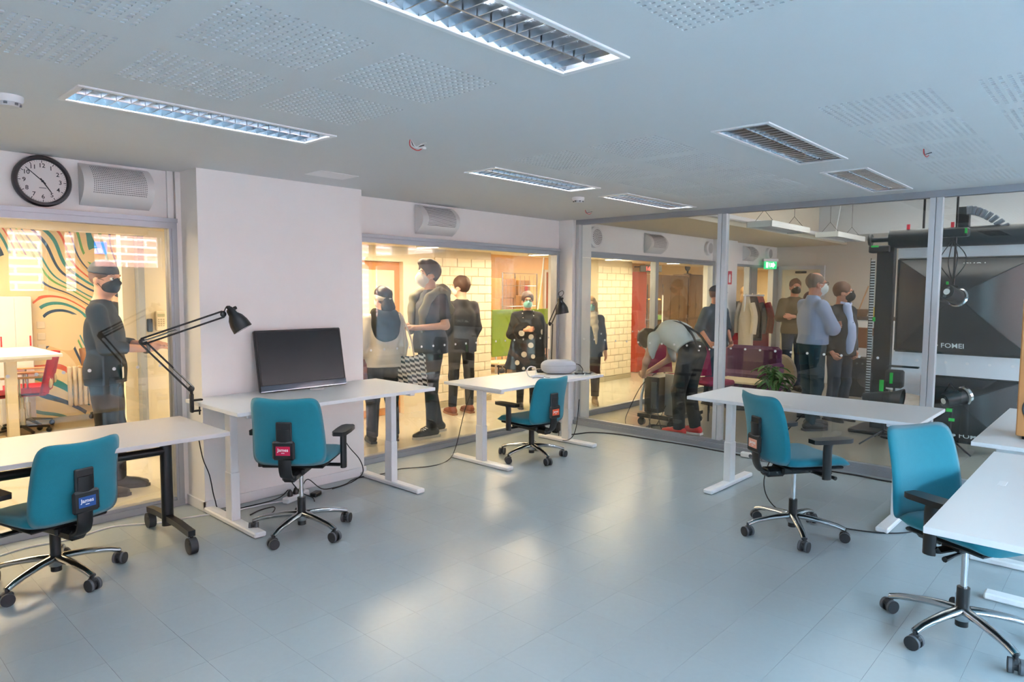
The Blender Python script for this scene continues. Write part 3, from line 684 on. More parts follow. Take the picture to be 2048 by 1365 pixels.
twin_arm(lb2, q0, q1, (.02, -.02, 0)); springs(lb2, q0, q1, (0.006, -.006, 0)); joint(lb2, q1); twin_arm(lb2, q1, q2, (.012, -.012, .0)); joint(lb2, q2)
shade(lb2, q2 + Vector((.015, -.012, .06)), (.12, -.12, -1), .068, .16)
hk = MB(); hk.tube(spline([q2 + Vector((.015, -.012, .08)), q2 + Vector((.0, 0, .12)), q2 + Vector((.03, -.03, .15)), q2 + Vector((.04, -.04, .12)), q2 + Vector((.02, -.02, .08))], 5), .003, 6); hk.build('cord_loop', M_cable, lb2)

# ------------------------------------------------------------------ things on the desks
gc = thing('headset_case', 'oval grey felt case with a zip on the desk by the corridor window', 'case', (5.47, 4.40, .745), math.radians(-38))
M_felt = pm('grey_felt', '#b3b7bd', .95, var=.06, vscale=120, bump=.3, bscale=400)
def case_fn(z0, z1):
    def f(u, v):
        a = 2 * math.pi * u; t = z0 + (z1 - z0) * v; q = math.sqrt(max(0, 1 - abs((t - .075) / .075) ** 2.6))
        ex = lambda c: math.copysign(abs(c) ** .75, c)
        return (.185 * ex(math.cos(a)) * (.78 + .22 * q) * (q ** .45 if q > 0 else 0), .105 * ex(math.sin(a)) * (q ** .45 if q > 0 else 0), t)
    return f
MB().grid(case_fn(0.0, .088), 36, 10).build('lower_shell', M_felt, gc, 80); MB().grid(case_fn(.091, .15), 36, 8).build('lid', M_felt, gc, 80)
MB().grid(lambda u, v: tuple(Vector(case_fn(.0885, .0905)(u, v)) * 1.0), 36, 2).build('zip', pm('zip_grey', '#7c8087', .7), gc)
MB().tube(spline([(.18, .0, .1), (.22, -.01, .09), (.25, -.03, .05), (.24, -.05, .012)], 6), (.004), 6).build('pull_strap', M_black, gc)
ct = thing('motion_controller', 'white motion controller with tracking ring lying on the desk', 'controller', (5.0, 4.36, .745), math.radians(-20))
M_wp = pm('pale_plastic', '#d7dbe2', .35, var=.02)
MB().lathe([(.052, -.01), (.058, 0), (.052, .01), (.047, 0)], 28, closed=True, M=Matrix.Translation((0, 0, .062)) @ Matrix.Rotation(math.radians(78), 4, 'X')).build('ring', M_wp, ct, 60)
MB().tube(spline([(.0, -.01, .012), (.04, -.02, .02), (.09, -.03, .016), (.115, -.035, .014)], 5), [(.016, .018)] * 16, 10).build('grip', M_wp, ct)
MB().tube(spline([(.11, -.035, .012), (.15, -.05, .004), (.18, -.05, .003)], 5), .002, 6).build('wrist_strap', M_greyrub, ct)
bd = thing('mini_console', 'small black device with buttons beside the grey case', 'device', (5.43, 4.60, .745), math.radians(-42))
MB().box((0, 0, .02), (.105, .06, .036), .008).build('body', M_black, bd)
for k in range(3): MB().cyl((-.03 + k * .03, -.031, .02), (-.03 + k * .03, -.028, .02), .006).build('button', M_greyrub, bd)
pb = thing('plastic_bag', 'clear plastic bag with small dark parts on the desk corner', 'bag', (5.60, 4.17, .745), math.radians(-45))
random.seed(3)
MB().grid(lambda u, v: ((u - .5) * .26 + .01 * math.sin(9 * v), (v - .5) * .15 + .008 * math.sin(11 * u), .004 + .036 * (math.sin(u * math.pi) * math.sin(v * math.pi)) ** .7 * (1 + .3 * math.sin(14 * u + 5 * v))), 22, 14).build('film', glass('plastic_film', (.86, .88, .9), .12), pb, 20)
for k in range(5): MB().box((-.08 + k * .035, random.uniform(-.03, .03), .012), (.035, .03, .016), .004).build('part_inside', M_greyrub if k % 2 else M_black, pb)
# loudspeaker
ls = thing('loudspeaker', 'tall light-wood loudspeaker at the frame edge on a white desk', 'speaker', (4.99, .50, .735), math.radians(0))
M_beech = pm('beech_veneer', '#c58c55', .42, var=.12, vscale=4)
MB().box((.16, -.10, .43), (.32, .22, .82), .006).build('cabinet', M_beech, ls)
for zz, rr in ((.17, .075), (.42, .06), (.66, .045)):
    dr = MB().lathe([(0, -.02), (rr * .3, -.01), (rr * .8, -.004), (rr, .004), (rr * 1.12, .006), (rr * 1.15, 0)], 28, M=Matrix.Translation((-.001, -.10, zz + .02)) @ Matrix.Rotation(-math.pi / 2, 4, 'Y')).build('driver', M_black, ls)
for sx in (.03, .29):
    for sy in (-.03, -.17): MB().cyl((sx, sy, 0), (sx, sy, .02), .012).build('rubber_foot', M_black, ls)

# ------------------------------------------------------------------ wall clock, ventilators, ceiling bits
ck = thing('wall_clock', 'round white wall clock with black rim above the left window', 'clock', (1.18, N - .006, 2.275))
RX = Matrix.Rotation(math.pi / 2, 4, 'X')
MB().lathe([(.132, .03), (.14, .045), (.152, .045), (.16, .03), (.16, 0), (.13, 0), (.132, .03)], 48, M=RX).build('rim', pm('navy_black', '#14151f', .3), ck, 40)
MB().cyl((0, 0, 0), (0, -.02, 0), .135, n=48).build('dial', pm('dial_white', '#dcd8d8', .6, var=.01), ck)
NUM = pm('clock_ink', '#23242c', .6)
for k in range(1, 13):
    a = math.radians(k * 30); text('numeral', str(k), .037, NUM, ck, (.097 * math.sin(a), -.0206, .097 * math.cos(a)), (math.pi / 2, 0, 0), .0002, .0005)
tk = MB().box((0, -.0206, .122), (.004, .0006, .014)).mesh('hour_mark', NUM); tk2 = MB().box((0, -.0206, .126), (.0014, .0006, .006)).mesh('minute_mark', NUM)
for k in range(60): inst('hour_mark' if k % 5 == 0 else 'minute_mark', tk if k % 5 == 0 else tk2, ck, (0, 0, 0), (0, -math.radians(k * 6) * -1, 0))
def hand(nm, L_, tail, w_, ang): MB().prism([(-w_, -tail), (w_, -tail), (w_ * .6, L_), (-w_ * .6, L_)], 0, .0015, M=Matrix.Rotation(math.radians(ang), 4, 'Y') @ RX @ Matrix.Translation((0, 0, .023))).build(nm, NUM, ck)
hand('hour_hand', .082, .02, .0042, 146); hand('minute_hand', .118, .022, .0034, 312)
MB().cyl((0, -.02, 0), (0, -.027, 0), .007).build('pin', NUM, ck)
MB().box((.0, -.0205, -.042), (.04, .0004, .006)).build('maker_mark', pm('grey_ink', '#8a8a90', .6), ck)

def ventilator(x, z, w_, h_, label, lines, d_=.125):
    t = thing('wall_ventilator', label, 'ventilator', (x, N - .002, z), 0, 'rounded wall ventilators'); n = 14
    pr = [(-d_ * math.cos(math.pi * (k / n - .5)) ** .8 if 0 < k < n else 0.0, -h_ / 2 + h_ * k / n) for k in range(n + 1)]
    c = MB(); c.add([(-w_ / 2, y, zz) for y, zz in pr] + [(w_ / 2, y, zz) for y, zz in pr], [(i, i + 1, n + 2 + i, n + 1 + i) for i in range(n)]); c.add([(-w_ / 2, y, zz) for y, zz in pr], [tuple(range(n + 1))]); c.add([(w_ / 2, y, zz) for y, zz in pr], [tuple(range(n + 1))])
    c.build('cover', pm('vent_white', '#dcdcdc', .35, var=.01), t, 40)
    sl = MB()
    for r in range(15):
        f_ = .30 + r * .045; i = f_ * n; k = int(i); q = i - k; y = pr[k][0] * (1 - q) + pr[k + 1][0] * q; zz = pr[k][1] * (1 - q) + pr[k + 1][1] * q
        if lines: sl.box((.01, y - .0005, zz), (w_ * .74, .003, h_ * .013))
        else:
            for c_ in range(30): sl.box((-w_ * .36 + w_ * .74 * c_ / 29, y - .0005, zz), (w_ * .0135, .004, h_ * .016))
    tag(sl.build('vent_slots', pm('slot_dark', '#4d5058', .7), t), kind='stuff')
    MB().box((-w_ * .34, pr[3][0] - .002, pr[3][1] + .02), (.02, .004, .004)).build('badge', M_greyrub, t)
    return t
ventilator(1.60, 2.285, .43, .275, 'perforated rounded ventilator right beside the wall clock', False)
ventilator(4.45, 2.285, .48, .28, 'rounded slotted ventilator above the corridor window', True)
ventilator(8.55, 2.285, .46, .28, 'rounded ventilator behind the studio glass over the bent man', True)
ventilator(11.75, 2.285, .42, .26, 'rounded ventilator high up beside the green exit sign', True)
def round_vent(x, z, r, label):
    t = thing('air_valve', label, 'air valve', (x, N - .002, z), 0, 'round air valves')
    MB().lathe([(r, 0), (r * .98, .045), (r * .8, .06), (0, .06)], 36, M=RX).build('cover', M_white, t, 40)
    ho = MB()
    for ring, cnt in ((.68, 26), (.54, 20), (.4, 15), (.26, 10), (.12, 5)):
        for k in range(cnt): a = 2 * math.pi * k / cnt; ho.box((r * ring * math.cos(a), -.0605, r * ring * math.sin(a)), (r * .075, .003, r * .085))
    tag(ho.build('holes', pm('hole_dark', '#3a3b40', .7), t), kind='stuff')
round_vent(7.12, 2.29, .135, 'round perforated air valve next to the partition corner'); round_vent(10.22, 2.30, .11, 'small round air valve beside the studio column'); round_vent(12.62, 2.32, .11, 'round air valve above the green exit sign')
def smoke(x, y, label):
    t = thing('smoke_detector', label, 'detector', (x, y, H), 0, 'smoke detectors')
    MB().lathe([(0, 0), (.055, 0), (.055, -.018), (.048, -.03), (0, -.03)], 28).build('base', M_white, t); MB().lathe([(.04, -.03), (.036, -.046), (0, -.048)], 24).build('sensor_head', pm('detector_grey', '#c9ccd0', .5), t)
    for k in range(6): a = k * math.pi / 3; MB().box((.04 * math.cos(a), .04 * math.sin(a), -.036), (.012, .012, .009), M=None).build('slot', M_greyrub, t)
smoke(.735, 3.70, 'white smoke detector near the top corner above the clock'); smoke(4.93, 3.76, 'white smoke detector beside the small lit ceiling light')
M_redw = pm('red_wire', '#c43a3a', .5); M_grw = pm('white_wire', '#d9d9d9', .5)
def wires(x, y, label, s=1.0):
    t = thing('loose_wires', label, 'wires', (x, y, H), 0, 'loose wires from the ceiling')
    for k, m_ in enumerate((M_redw, M_grw, M_blackm, M_grw)):
        random.seed(k + int(x * 10)); a = random.uniform(-.6, .6)
        MB().tube(spline([(0, 0, .01), (.012 * k * s, .01 * a, -.03 * s), (.05 * s + .01 * k, .03 * a, (-.045 + .012 * k) * s), (.085 * s, .04 * a - .01 * k, (-.03 + .008 * k) * s)], 5), .0028, 6).build('wire', m_, t)
    MB().box((.088 * s, .0, -.028 * s), (.03, .016, .014), .004).build('connector', M_grw, t)
wires(2.45, 3.05, 'loose wires hanging from the ceiling in front of the pillar', 1.1); wires(5.72, 4.27, 'small red loose wires near the corner of the partition', .9); wires(4.58, .98, 'loose connector hanging between the ceiling perforations', .9)

# ------------------------------------------------------------------ sockets and cables on the floor
def cable(name, pts, r, mat, label): return tag(MB().tube(spline(pts, 7), r, 6).build(name, mat), label, 'cable')
ps = thing('power_strip', 'white power strip with three plugs under the tall desk', 'power strip', (2.62, 4.66, 0), math.radians(22))
MB().box((0, 0, .022), (.26, .055, .044), .008).build('body', M_white, ps)
for k in range(3):
    pg = MB().lathe([(.02, .044), (.021, .06), (.012, .085), (.005, .095)], 14, M=Matrix.Translation((-.07 + k * .065, 0, 0))).build('plug', M_black, ps)
ad = tag(MB().box((0, 0, .016), (.09, .055, .032), .006).build('power_adapter', M_black, loc=(2.77, 4.63, 0), rot=(0, 0, .5)), 'black power adapter beside the white power strip', 'adapter')
cable('cable', [(1.87, 4.62, .70), (1.90, 4.66, .60), (1.96, 4.74, .42), (2.02, 4.78, .28), (2.06, 4.80, .1), (2.1, 4.78, .006), (2.3, 4.74, .006), (2.5, 4.72, .02), (2.55, 4.65, .09)], .004, M_cable, 'thin black lamp cable hanging beside the tall desk leg')
cable('cable', [(2.50, 4.79, .50), (2.55, 4.77, .35), (2.58, 4.74, .2), (2.66, 4.68, .05), (2.72, 4.6, .006), (2.68, 4.5, .006)], .004, M_cable, 'black cable dropping behind the crimson-label chair')
cable('cable', [(2.20, 4.55, .005), (2.3, 4.6, .005), (2.38, 4.55, .02), (2.33, 4.48, .005), (2.2, 4.42, .005), (2.32, 4.38, .005), (2.42, 4.3, .005)], .0045, M_cable, 'looped black cable on the floor under the tall desk')
cable('cable', [(2.69, 4.68, .095), (2.75, 4.7, .12), (2.85, 4.68, .03), (2.98, 4.70, .006), (3.1, 4.72, .006), (3.2, 4.78, .006), (3.32, 4.80, .006), (3.5, 4.76, .006), (3.7, 4.78, .006), (3.95, 4.66, .006), (4.2, 4.70, .006), (4.35, 4.75, .1), (4.42, 4.7, .45), (4.46, 4.62, .69)], .004, M_cable, 'long black cable running past the pillar to the middle desk')
cable('cable', [(3.05, 4.72, .45), (3.12, 4.70, .32), (3.2, 4.66, .2), (3.24, 4.68, .08), (3.18, 4.74, .006), (3.05, 4.7, .006), (2.95, 4.68, .006)], .004, M_cable, 'black cable hanging from the television desk by the baseboard')
cable('cable', [(.7, 4.86, .005), (.95, 4.95, .005), (1.2, 4.92, .005), (1.45, 4.98, .005), (1.7, 4.84, .005), (1.9, 4.80, .005), (2.15, 4.72, .005), (2.4, 4.70, .005), (2.52, 4.62, .02)], .006, M_wcable, 'white cable along the floor below the left window')
cable('cable', [(5.86, 4.62, .006), (6.0, 4.56, .006), (6.2, 4.48, .006), (6.32, 4.2, .006), (6.34, 3.8, .006), (6.37, 3.4, .006), (6.36, 3.1, .006), (6.34, 2.7, .006)], .007, M_cable, 'long black cable on the floor along the partition foot')
cable('cable', [(5.50, 4.15, .5), (5.52, 4.2, .2), (5.55, 4.3, .06), (5.62, 4.5, .012), (5.74, 4.6, .05), (5.8, 4.66, .07)], .004, M_cable, 'thin black cable looping below the desk with the grey case')
cable('cable', [(5.4, 1.85, .70), (5.15, 1.95, .5), (4.95, 2.0, .2), (4.95, 1.9, .006), (4.9, 1.6, .006), (4.85, 1.38, .006), (4.95, 1.15, .006), (5.15, 1.02, .006), (5.4, 1.0, .006)], .0045, M_cable, 'black cable trailing on the floor behind the side-on chair')
cable('cable', [(6.30, 2.3, .03), (6.33, 2.0, .006), (6.35, 1.75, .006), (6.33, 1.5, .006), (6.36, 1.2, .02)], .008, M_cable, 'thick black cable lying along the partition rail')
p3 = thing('power_strip', 'white power strip with red switch at the partition foot', 'power strip', (6.30, 2.62, 0), math.radians(88))
MB().box((0, 0, .03), (.32, .05, .05), .008).build('body', M_white, p3)
for k in range(4): MB().cyl((-.11 + k * .055, .025, .03), (-.11 + k * .055, .0275, .03), .018).build('socket', M_greyrub if k else M_black, p3)
MB().box((-.14, .0256, .03), (.02, .003, .028), .001).build('switch', pm('switch_red', '#b01030', .35), p3)
sb = thing('power_block', 'black power block on the rail behind the middle desk', 'power block', (5.93, 4.80, 0), .3)
MB().box((0, 0, .06), (.11, .09, .12), .02).build('body', M_black, sb); MB().cyl((0, 0, .12), (0, 0, .126), .035).build('lid', M_greyrub, sb)
# ------------------------------------------------------------------ room behind the left window
M_redf = pm('red_felt', '#d0202c', .8, var=.08, bump=.1, bscale=200); M_beech2 = pm('beech_arm', '#d8a866', .45, var=.1)
wt = thing('high_table', 'white table top on a cream post behind the left window', 'table', (1.0, 8.3, 0))
MB().box((0, 0, .945), (1.75, 1.15, .03), .004).build('table_top', M_white, wt); MB().box((0, 0, .915), (1.6, 1.0, .03), .004).build('apron', M_cream, wt)
for X in (.52, -.6): MB().box((X, -.2, .45), (.09, .09, .90), .006).build('leg', M_cream, wt); MB().box((X, 0, .02), (.1, .9, .04), .006).build('foot', M_cream, wt)
def shell_chair(loc, az, label, mat, arm_mat, swivel=True, group=None):
    t = thing('shell_chair', label, 'chair', (loc[0], loc[1], 0), -math.radians(az), group)
    MB().grid(lambda u, v: ((u - .5) * .46, (v - .5) * .44, .46 + .03 * abs(2 * u - 1) ** 3 - .03 * max(0, v - .7)), 12, 10).grid(lambda u, v: ((u - .5) * .45, (v - .5) * .43, .435 + .03 * abs(2 * u - 1) ** 3 - .03 * max(0, v - .7)), 12, 10).build('seat', mat, t)
    b = MB()
    for o in (0, .022): b.grid(lambda u, v, o=o: ((u - .5) * (.44 - .05 * v), -.22 - .09 * v - .0 + .06 * abs(2 * u - 1) ** 2 - o, .45 + .42 * v), 12, 10)
    b.build('backrest', mat, t)
    for sx in (-.1, .1): MB().ball((sx, -.262, .57), (.028, .02, .055)).build('back_opening', M_cream, t)
    for sx in (-1, 1):
        MB().box((sx * .27, -.02, .66), (.045, .36, .02), .006).build('armrest', arm_mat, t); MB().tube([(sx * .2, 0, .45), (sx * .27, 0, .5), (sx * .27, 0, .65)], .011, 8).build('arm_post', M_chrome, t)
    MB().cyl((0, 0, .12), (0, 0, .30), .027).build('column', M_chrome, t); MB().cyl((0, 0, .3), (0, 0, .44), .017).build('piston', M_chrome, t)
    for k in range(4):
        a = k * math.pi / 2 + .4; MB().tube([(0, 0, .11), (.25 * math.cos(a), .25 * math.sin(a), .07)], [(.016, .03), (.012, .02)], 8).build('base_leg', M_black, t)
        MB().ball((.245 * math.cos(a), .245 * math.sin(a), .03), .03).build('castor', M_black, t)
    return t
shell_chair((1.74, 8.80), -75, 'red upholstered chair with wooden arms nearest the white table', M_redf, M_beech2, group='red chairs in the left room')
shell_chair((1.88, 9.25), -80, 'red upholstered chair half hidden behind the other red chair', M_redf, M_beech2, group='red chairs in the left room')
shell_chair((2.75, 9.25), 150, 'yellow swivel chair seen beside the cream column', pm('yellow_shell', '#dba23a', .5), M_beech2)
cb = thing('white_cupboard', 'tall white cupboard with two red handles before the mural', 'cupboard', (1.86, 9.58, 0))
MB().box((0, .1, .75), (.34, .2, 1.5), .004).build('body', M_white, cb)
for sx in (-1, 1): d = MB().box((sx * .083, -.005, .76), (.16, .015, 1.44), .002).build('door', M_white, cb); MB().box((sx * .14, -.016, .98), (.016, .01, .12), .003).build('handle', pm('red_handle', '#d8362e', .4), d)
rd = thing('radiator', 'cream ribbed radiator below the mural', 'radiator', (2.62, 9.72, .12))
for k in range(8): MB().box((-.2 + k * .055, 0, .26), (.04, .07, .5), .012).build('fin', M_cream, rd)
wp = thing('wall_phone', 'cream keypad phone on the wall right of the left window view', 'phone', (2.50, LOB - .002, 1.22))
MB().box((0, -.02, .07), (.09, .04, .19), .008).build('body', M_cream, wp); MB().box((0, -.042, .125), (.065, .004, .03), .001).build('display', pm('lcd', '#b9b79a', .4), wp)
for r in range(4):
    for c in range(3): MB().box((-.022 + c * .022, -.042, .085 - r * .02), (.014, .006, .011), .002).build('key', pm('key_grey', '#c8bda4', .5), wp)
tag(MB().box((0, -.015, 0), (.045, .03, .125), .006).build('card_reader', M_black, loc=(2.405, LOB - .002, 1.25)), 'black card reader on the wall beside the keypad phone', 'reader')
sw_ = thing('light_switches', 'cream switch plates on the wall behind the man in black', 'switch', (2.16, 9.795, 1.15))
for k in range(3): MB().box((0, -.006, k * -.14), (.085, .012, .085), .004).build('plate', M_cream, sw_)

# corridor door and sign posts
dr = struct(empty('door_1', (5.05, LOB + .05, 0)))
MB().bb(-.45, -.40, -.06, .1, 0, 1.96).bb(.40, .45, -.06, .1, 0, 1.96).bb(-.45, .45, -.06, .1, 1.96, 2.0).build('door_frame', M_cream, dr)
lf = MB().box((0, .04, .98), (.80, .045, 1.95), .003).build('door_leaf', M_wood, dr); MB().box((0, .012, .35), (.62, .008, .5), .002).build('panel', M_warmw, lf); MB().box((0, .012, 1.4), (.62, .008, .9), .002).build('panel', M_warmw, lf); MB().cyl((.32, -.02, 1.0), (.22, -.02, 1.0), .01).build('handle', M_chrome, lf)
post = tag(MB().bb(-.05, .05, -.05, .05, 0, 1.62, .004).build('wooden_post', pm('dark_wood', '#5a3d28', .5, var=.2), loc=(3.95, 6.25, 0)), 'dark brown post behind the white pillar edge', 'post')
wsc = thing('wall_poster', 'pale lilac poster hanging on the corridor wall', 'poster', (4.32, LOB - .004, 1.45))
MB().box((0, -.004, 0), (.42, .006, .62), .001).build('sheet', pm('poster_lilac', '#d9bfc8', .6, var=.12, vscale=3), wsc); MB().box((.1, -.008, -.22), (.2, .002, .16)).build('blue_field', pm('poster_blue', '#8ea4cf', .6), wsc)

# room beyond the corridor: green screen, roll cage with cartons, brown door
gp = thing('green_screen', 'green felt divider screen behind the woman in the dotted tunic', 'screen', (8.95, 8.0, 0))
MB().box((0, 0, .88), (1.6, .04, .80), .008).build('panel', pm('green_felt', '#7f9a3a', .9, var=.06, bump=.15, bscale=200), gp)
for X in (-.7, .7): MB().box((X, 0, .25), (.03, .03, .5), .004).build('leg', M_alu2, gp); MB().box((X, 0, .015), (.05, .5, .03), .006).build('foot', M_alu2, gp)
M_card = pm('cardboard', '#b98a55', .8, var=.08)
rc = thing('roll_cage', 'wire roll cage standing behind the green screen', 'cage', (9.9, 9.25, 0))
for X in (-.5, .5):
    for Y in (-.3, .3): MB().cyl((X, Y, .12), (X, Y, 1.95), .014).build('upright', M_chrome, rc); MB().ball((X, Y, .06), .06).build('castor', M_rubber, rc)
for z in (.5, .9, 1.3, 1.7, 1.94):
    MB().cyl((-.5, -.3, z), (.5, -.3, z), .006, n=6).build('wire', M_chrome, rc)
for k in range(7): MB().cyl((-.4 + k * .135, -.3, .15), (-.4 + k * .135, -.3, 1.9), .004, n=6).build('wire', M_chrome, rc)
MB().box((0, 0, .14), (1.05, .62, .03), .004).build('deck', M_blackm, rc)
tag(MB().box((0, 0, .46), (.9, .5, .6), .05).build('blue_sack', pm('navy_tarp', '#2d3442', .8, var=.2), loc=(9.9, 9.25, .17)), 'dark blue covered load in the roll cage', 'load'); 
for k, (x, y, z, a, b, c, lab) in enumerate([(9.62, 9.25, .95, .36, .4, .5, 'brown carton lowest in the roll cage'), (10.1, 9.25, .95, .5, .4, .55, 'wide brown carton in the roll cage under the others'), (9.7, 9.25, 1.46, .4, .4, .38, 'brown carton at the top of the roll cage'), (10.14, 9.25, 1.51, .36, .4, .3, 'small brown carton on top with red label')]):
    t = thing('carton', lab, 'box', (x, y, z), 0, 'cartons in the roll cage'); MB().box((0, 0, c / 2), (a, b, c), .004).build('box', M_card, t); MB().box((0, -.0, c + .0005), (.05, b, .002)).build('tape', pm('packing_tape', '#cfae7c', .3), t)
    if k == 3: MB().box((.05, -b / 2 - .001, c * .5), (.1, .003, .12)).build('label', pm('label_red', '#c8402e', .5), t)
dd = struct(empty('door_2', (12.8, 10.38, 0))); MB().bb(-.5, -.44, -.04, .02, 0, 2.05).bb(.44, .5, -.04, .02, 0, 2.05).bb(-.5, .5, -.04, .02, 2.05, 2.1).build('door_frame', M_alu2, dd); MB().box((0, -.01, 1.02), (.88, .04, 2.04), .003).build('door_leaf', pm('red_brown_wood', '#8a4a30', .45, var=.15, vscale=3), dd)
tr = thing('low_trolley', 'low trolley with pale shelves behind the brick wall end', 'trolley', (8.15, 7.75, 0))
for z in (.18, .42): MB().box((0, 0, z), (.6, .4, .03), .006).build('shelf', M_warmw, tr)
for X in (-.27, .27):
    for Y in (-.17, .17): MB().cyl((X, Y, .0), (X, Y, .44), .012, n=8).build('leg', M_black, tr)
pc_ = tag(MB().tube(spline([(9.05, 7.6, 2.46), (8.98, 7.6, 1.9), (8.9, 7.6, 1.45), (8.86, 7.6, 1.28)], 6), .012, 8).build('hanging_cord', M_wcable), 'white cord hanging down to the green screen', 'cord')

# lobby beyond the studio window: red cabinet, rack, brown cabinets
M_redc = pm('orange_red_laminate', '#b0401f', .4, var=.05)
rcab = thing('red_cabinet', 'tall orange-red cabinet behind the brick pier', 'cabinet', (11.62, 7.45, 0)); MB().box((0, 0, 1.0), (.30, .4, 1.98), .004).build('body', M_redc, rcab); MB().box((0, -.205, 1.0), (.28, .012, 1.94), .002).build('door', M_redc, rcab); MB().cyl((.1, -.22, .95), (.1, -.22, 1.15), .006, n=6).build('handle', M_chrome, rcab)
rk = thing('wire_rack', 'black wire shelf rack beside the red cabinet', 'rack', (12.05, 7.35, 0))
for X in (-.22, .22):
    for Y in (-.18, .18): MB().cyl((X, Y, 0), (X, Y, 1.75), .011, n=8).build('upright', M_black, rk)
for z in (.06, .4, .72, 1.02, 1.45): MB().box((0, 0, z), (.46, .38, .02), .003).build('shelf', M_black, rk)
bt = thing('pump_bottle', 'clear pump bottle of hand gel on the black rack', 'bottle', (11.93, 7.22, 1.03)); MB().lathe([(0, 0), (.04, 0), (.042, .02), (.042, .13), (.03, .16), (.014, .17), (.014, .2), (0, .2)], 16).build('body', pm('clear_gel', '#dfe8e2', .15), bt); MB().tube([(0, 0, .2), (0, 0, .245), (-.04, 0, .245)], .007, 6).build('pump', M_white, bt)
tag(MB().box((0, 0, .05), (.2, .14, .1), .012).build('green_box', pm('lime_plastic', '#8cc63f', .5), loc=(12.13, 7.22, 1.03)), 'lime green box on the black rack shelf', 'box')
tag(MB().box((0, 0, .025), (.22, .16, .05), .01).build('paper_stack', M_white, loc=(11.98, 7.2, .73)), 'white papers on a lower shelf of the rack', 'papers')
M_brn = pm('brown_laminate', '#6b4a30', .4, var=.06); M_brn2 = pm('brown_front', '#84603f', .35, var=.06)
for i, (x, w_, h_, lab) in enumerate([(13.55, .75, 1.98, 'tall brown cabinet nearest the red cabinet'), (14.35, .8, 1.98, 'tall brown cabinet in the middle with open shelf'), (15.15, .72, 2.02, 'tall dark brown cabinet at the far end')]):
    t = thing('brown_cabinet', lab, 'cabinet', (x, 8.15, 0), 0, 'brown cabinets in the lobby'); MB().box((0, .02, h_ / 2), (w_, .42, h_), .004).build('body', M_brn, t)
    for sx in (-1, 1): d = MB().box((sx * w_ / 4, -.2, h_ * .74), (w_ / 2 - .01, .016, h_ * .5), .002).build('door', M_brn2, t); MB().cyl((sx * .03, -.215, h_ * .6), (sx * .03, -.215, h_ * .66), .006, n=6).build('handle', M_chrome, d); MB().box((sx * w_ / 4, -.2, h_ * .24), (w_ / 2 - .01, .016, h_ * .44), .002).build('door', M_brn2, t)
pan = thing('fan_heater', 'black fan on top of the far brown cabinet', 'fan', (15.0, 8.1, 2.02)); MB().lathe([(0, 0), (.1, 0), (.09, .02), (.02, .03), (.02, .1), (0, .1)], 16).build('base', M_black, pan); MB().ball((0, 0, .17), (.11, .05, .09)).build('head', M_black, pan)
gt = thing('electric_guitar', 'guitar with a pale fretboard standing in the corridor', 'guitar', (10.93, 6.42, .30), math.radians(35))
MB().prism([(-.15, 0), (-.17, .12), (-.13, .22), (-.16, .34), (-.1, .42), (-.04, .38), (.04, .38), (.1, .42), (.16, .34), (.13, .22), (.17, .12), (.15, 0), (0, -.03)], -.02, .025, M=RX).build('body', pm('guitar_dark', '#3a2418', .25), gt)
nk = MB().box((.0, -.03, .80), (.05, .02, .90), .003).build('neck', pm('fretboard_pale', '#dcdad4', .4), gt)
for k in range(14): MB().box((0, -.041, .42 + k * .055), (.05, .003, .005)).build('fret', M_greyrub, nk)
MB().box((0, -.03, 1.30), (.075, .018, .13), .006).build('headstock', pm('guitar_dark', '#3a2418', .25), gt)
for sx in (-.16, .16): MB().cyl((sx * .4, -.04, .05), (sx, -.12, -.30), .01, n=6).build('stand_leg', M_black, gt)
MB().cyl((0, .03, .3), (0, .18, -.3), .01, n=6).build('stand_leg', M_black, gt)
lc = thing('led_clock', 'black LED clock with red digits hanging in the corridor', 'clock', (10.88, 6.62, 2.02), math.radians(-35))
MB().box((0, 0, 0), (.42, .05, .12), .006).build('case', M_black, lc); MB().cyl((-.21, 0, .03), (-.32, 0, .03), .012, n=6).build('bracket', M_blackm, lc); text('digits', '16:52', .10, pm('red_led', '#300404', .5, emit=(1, .05, .04), estr=6), lc, (0, -.027, -.004), (math.pi / 2, 0, 0), .0006)
yl = thing('pendant_lamp', 'small yellow pendant shade by the studio window post', 'lamp', (11.0, 6.6, 1.45)); MB().lathe([(0, .05), (.05, .045), (.12, .01), (.125, 0), (.11, 0)], 20).build('shade', pm('yellow_shade', '#e0a52c', .4), yl); MB().cyl((0, 0, .05), (0, 0, .69), .003, n=6).build('cord', M_cable, yl)

# ------------------------------------------------------------------ far end of the studio: door fronts, signs, coats
w4 = struct(empty('window_4', (12.1, N, 0)))
for (a, b) in ((11.10, 11.2), (11.74, 11.80), (11.82, 12.08), (12.80, 13.05)): MB().bb(a - 12.1, b - 12.1, -.05, .05, 0, 2.05).build('post', M_alu, w4)
MB().bb(-1.0, .95, -.05, .05, 2.05, 2.09).build('top_rail', M_alu, w4); MB().bb(-.9, -.37, -.004, .004, .05, 2.05).build('pane', M_glass, w4)
d3 = struct(empty('door_3', (XEND - .01, 4.70, 0))); MB().bb(-.05, .06, -.42, -.35, 0, 2.03).bb(-.05, .06, .35, .42, 0, 2.03).bb(-.05, .06, -.42, .42, 2.03, 2.1).build('door_frame', M_alu2, d3)
lf = MB().bb(-.03, .02, -.35, .35, 0, 2.03).build('door_leaf', pm('cream_door', '#d9d0b6', .45), d3); MB().bb(-.035, -.03, -.26, .28, .25, 1.92).build('glazing', pm('frosted_glass', '#cfcdb8', .35), lf); MB().cyl((-.06, -.3, 1.02), (-.06, -.2, 1.02), .01, n=8).build('handle', M_chrome, lf); MB().box((-.04, .0, 1.98), (.04, .2, .04), .006).build('door_closer', M_black, lf)
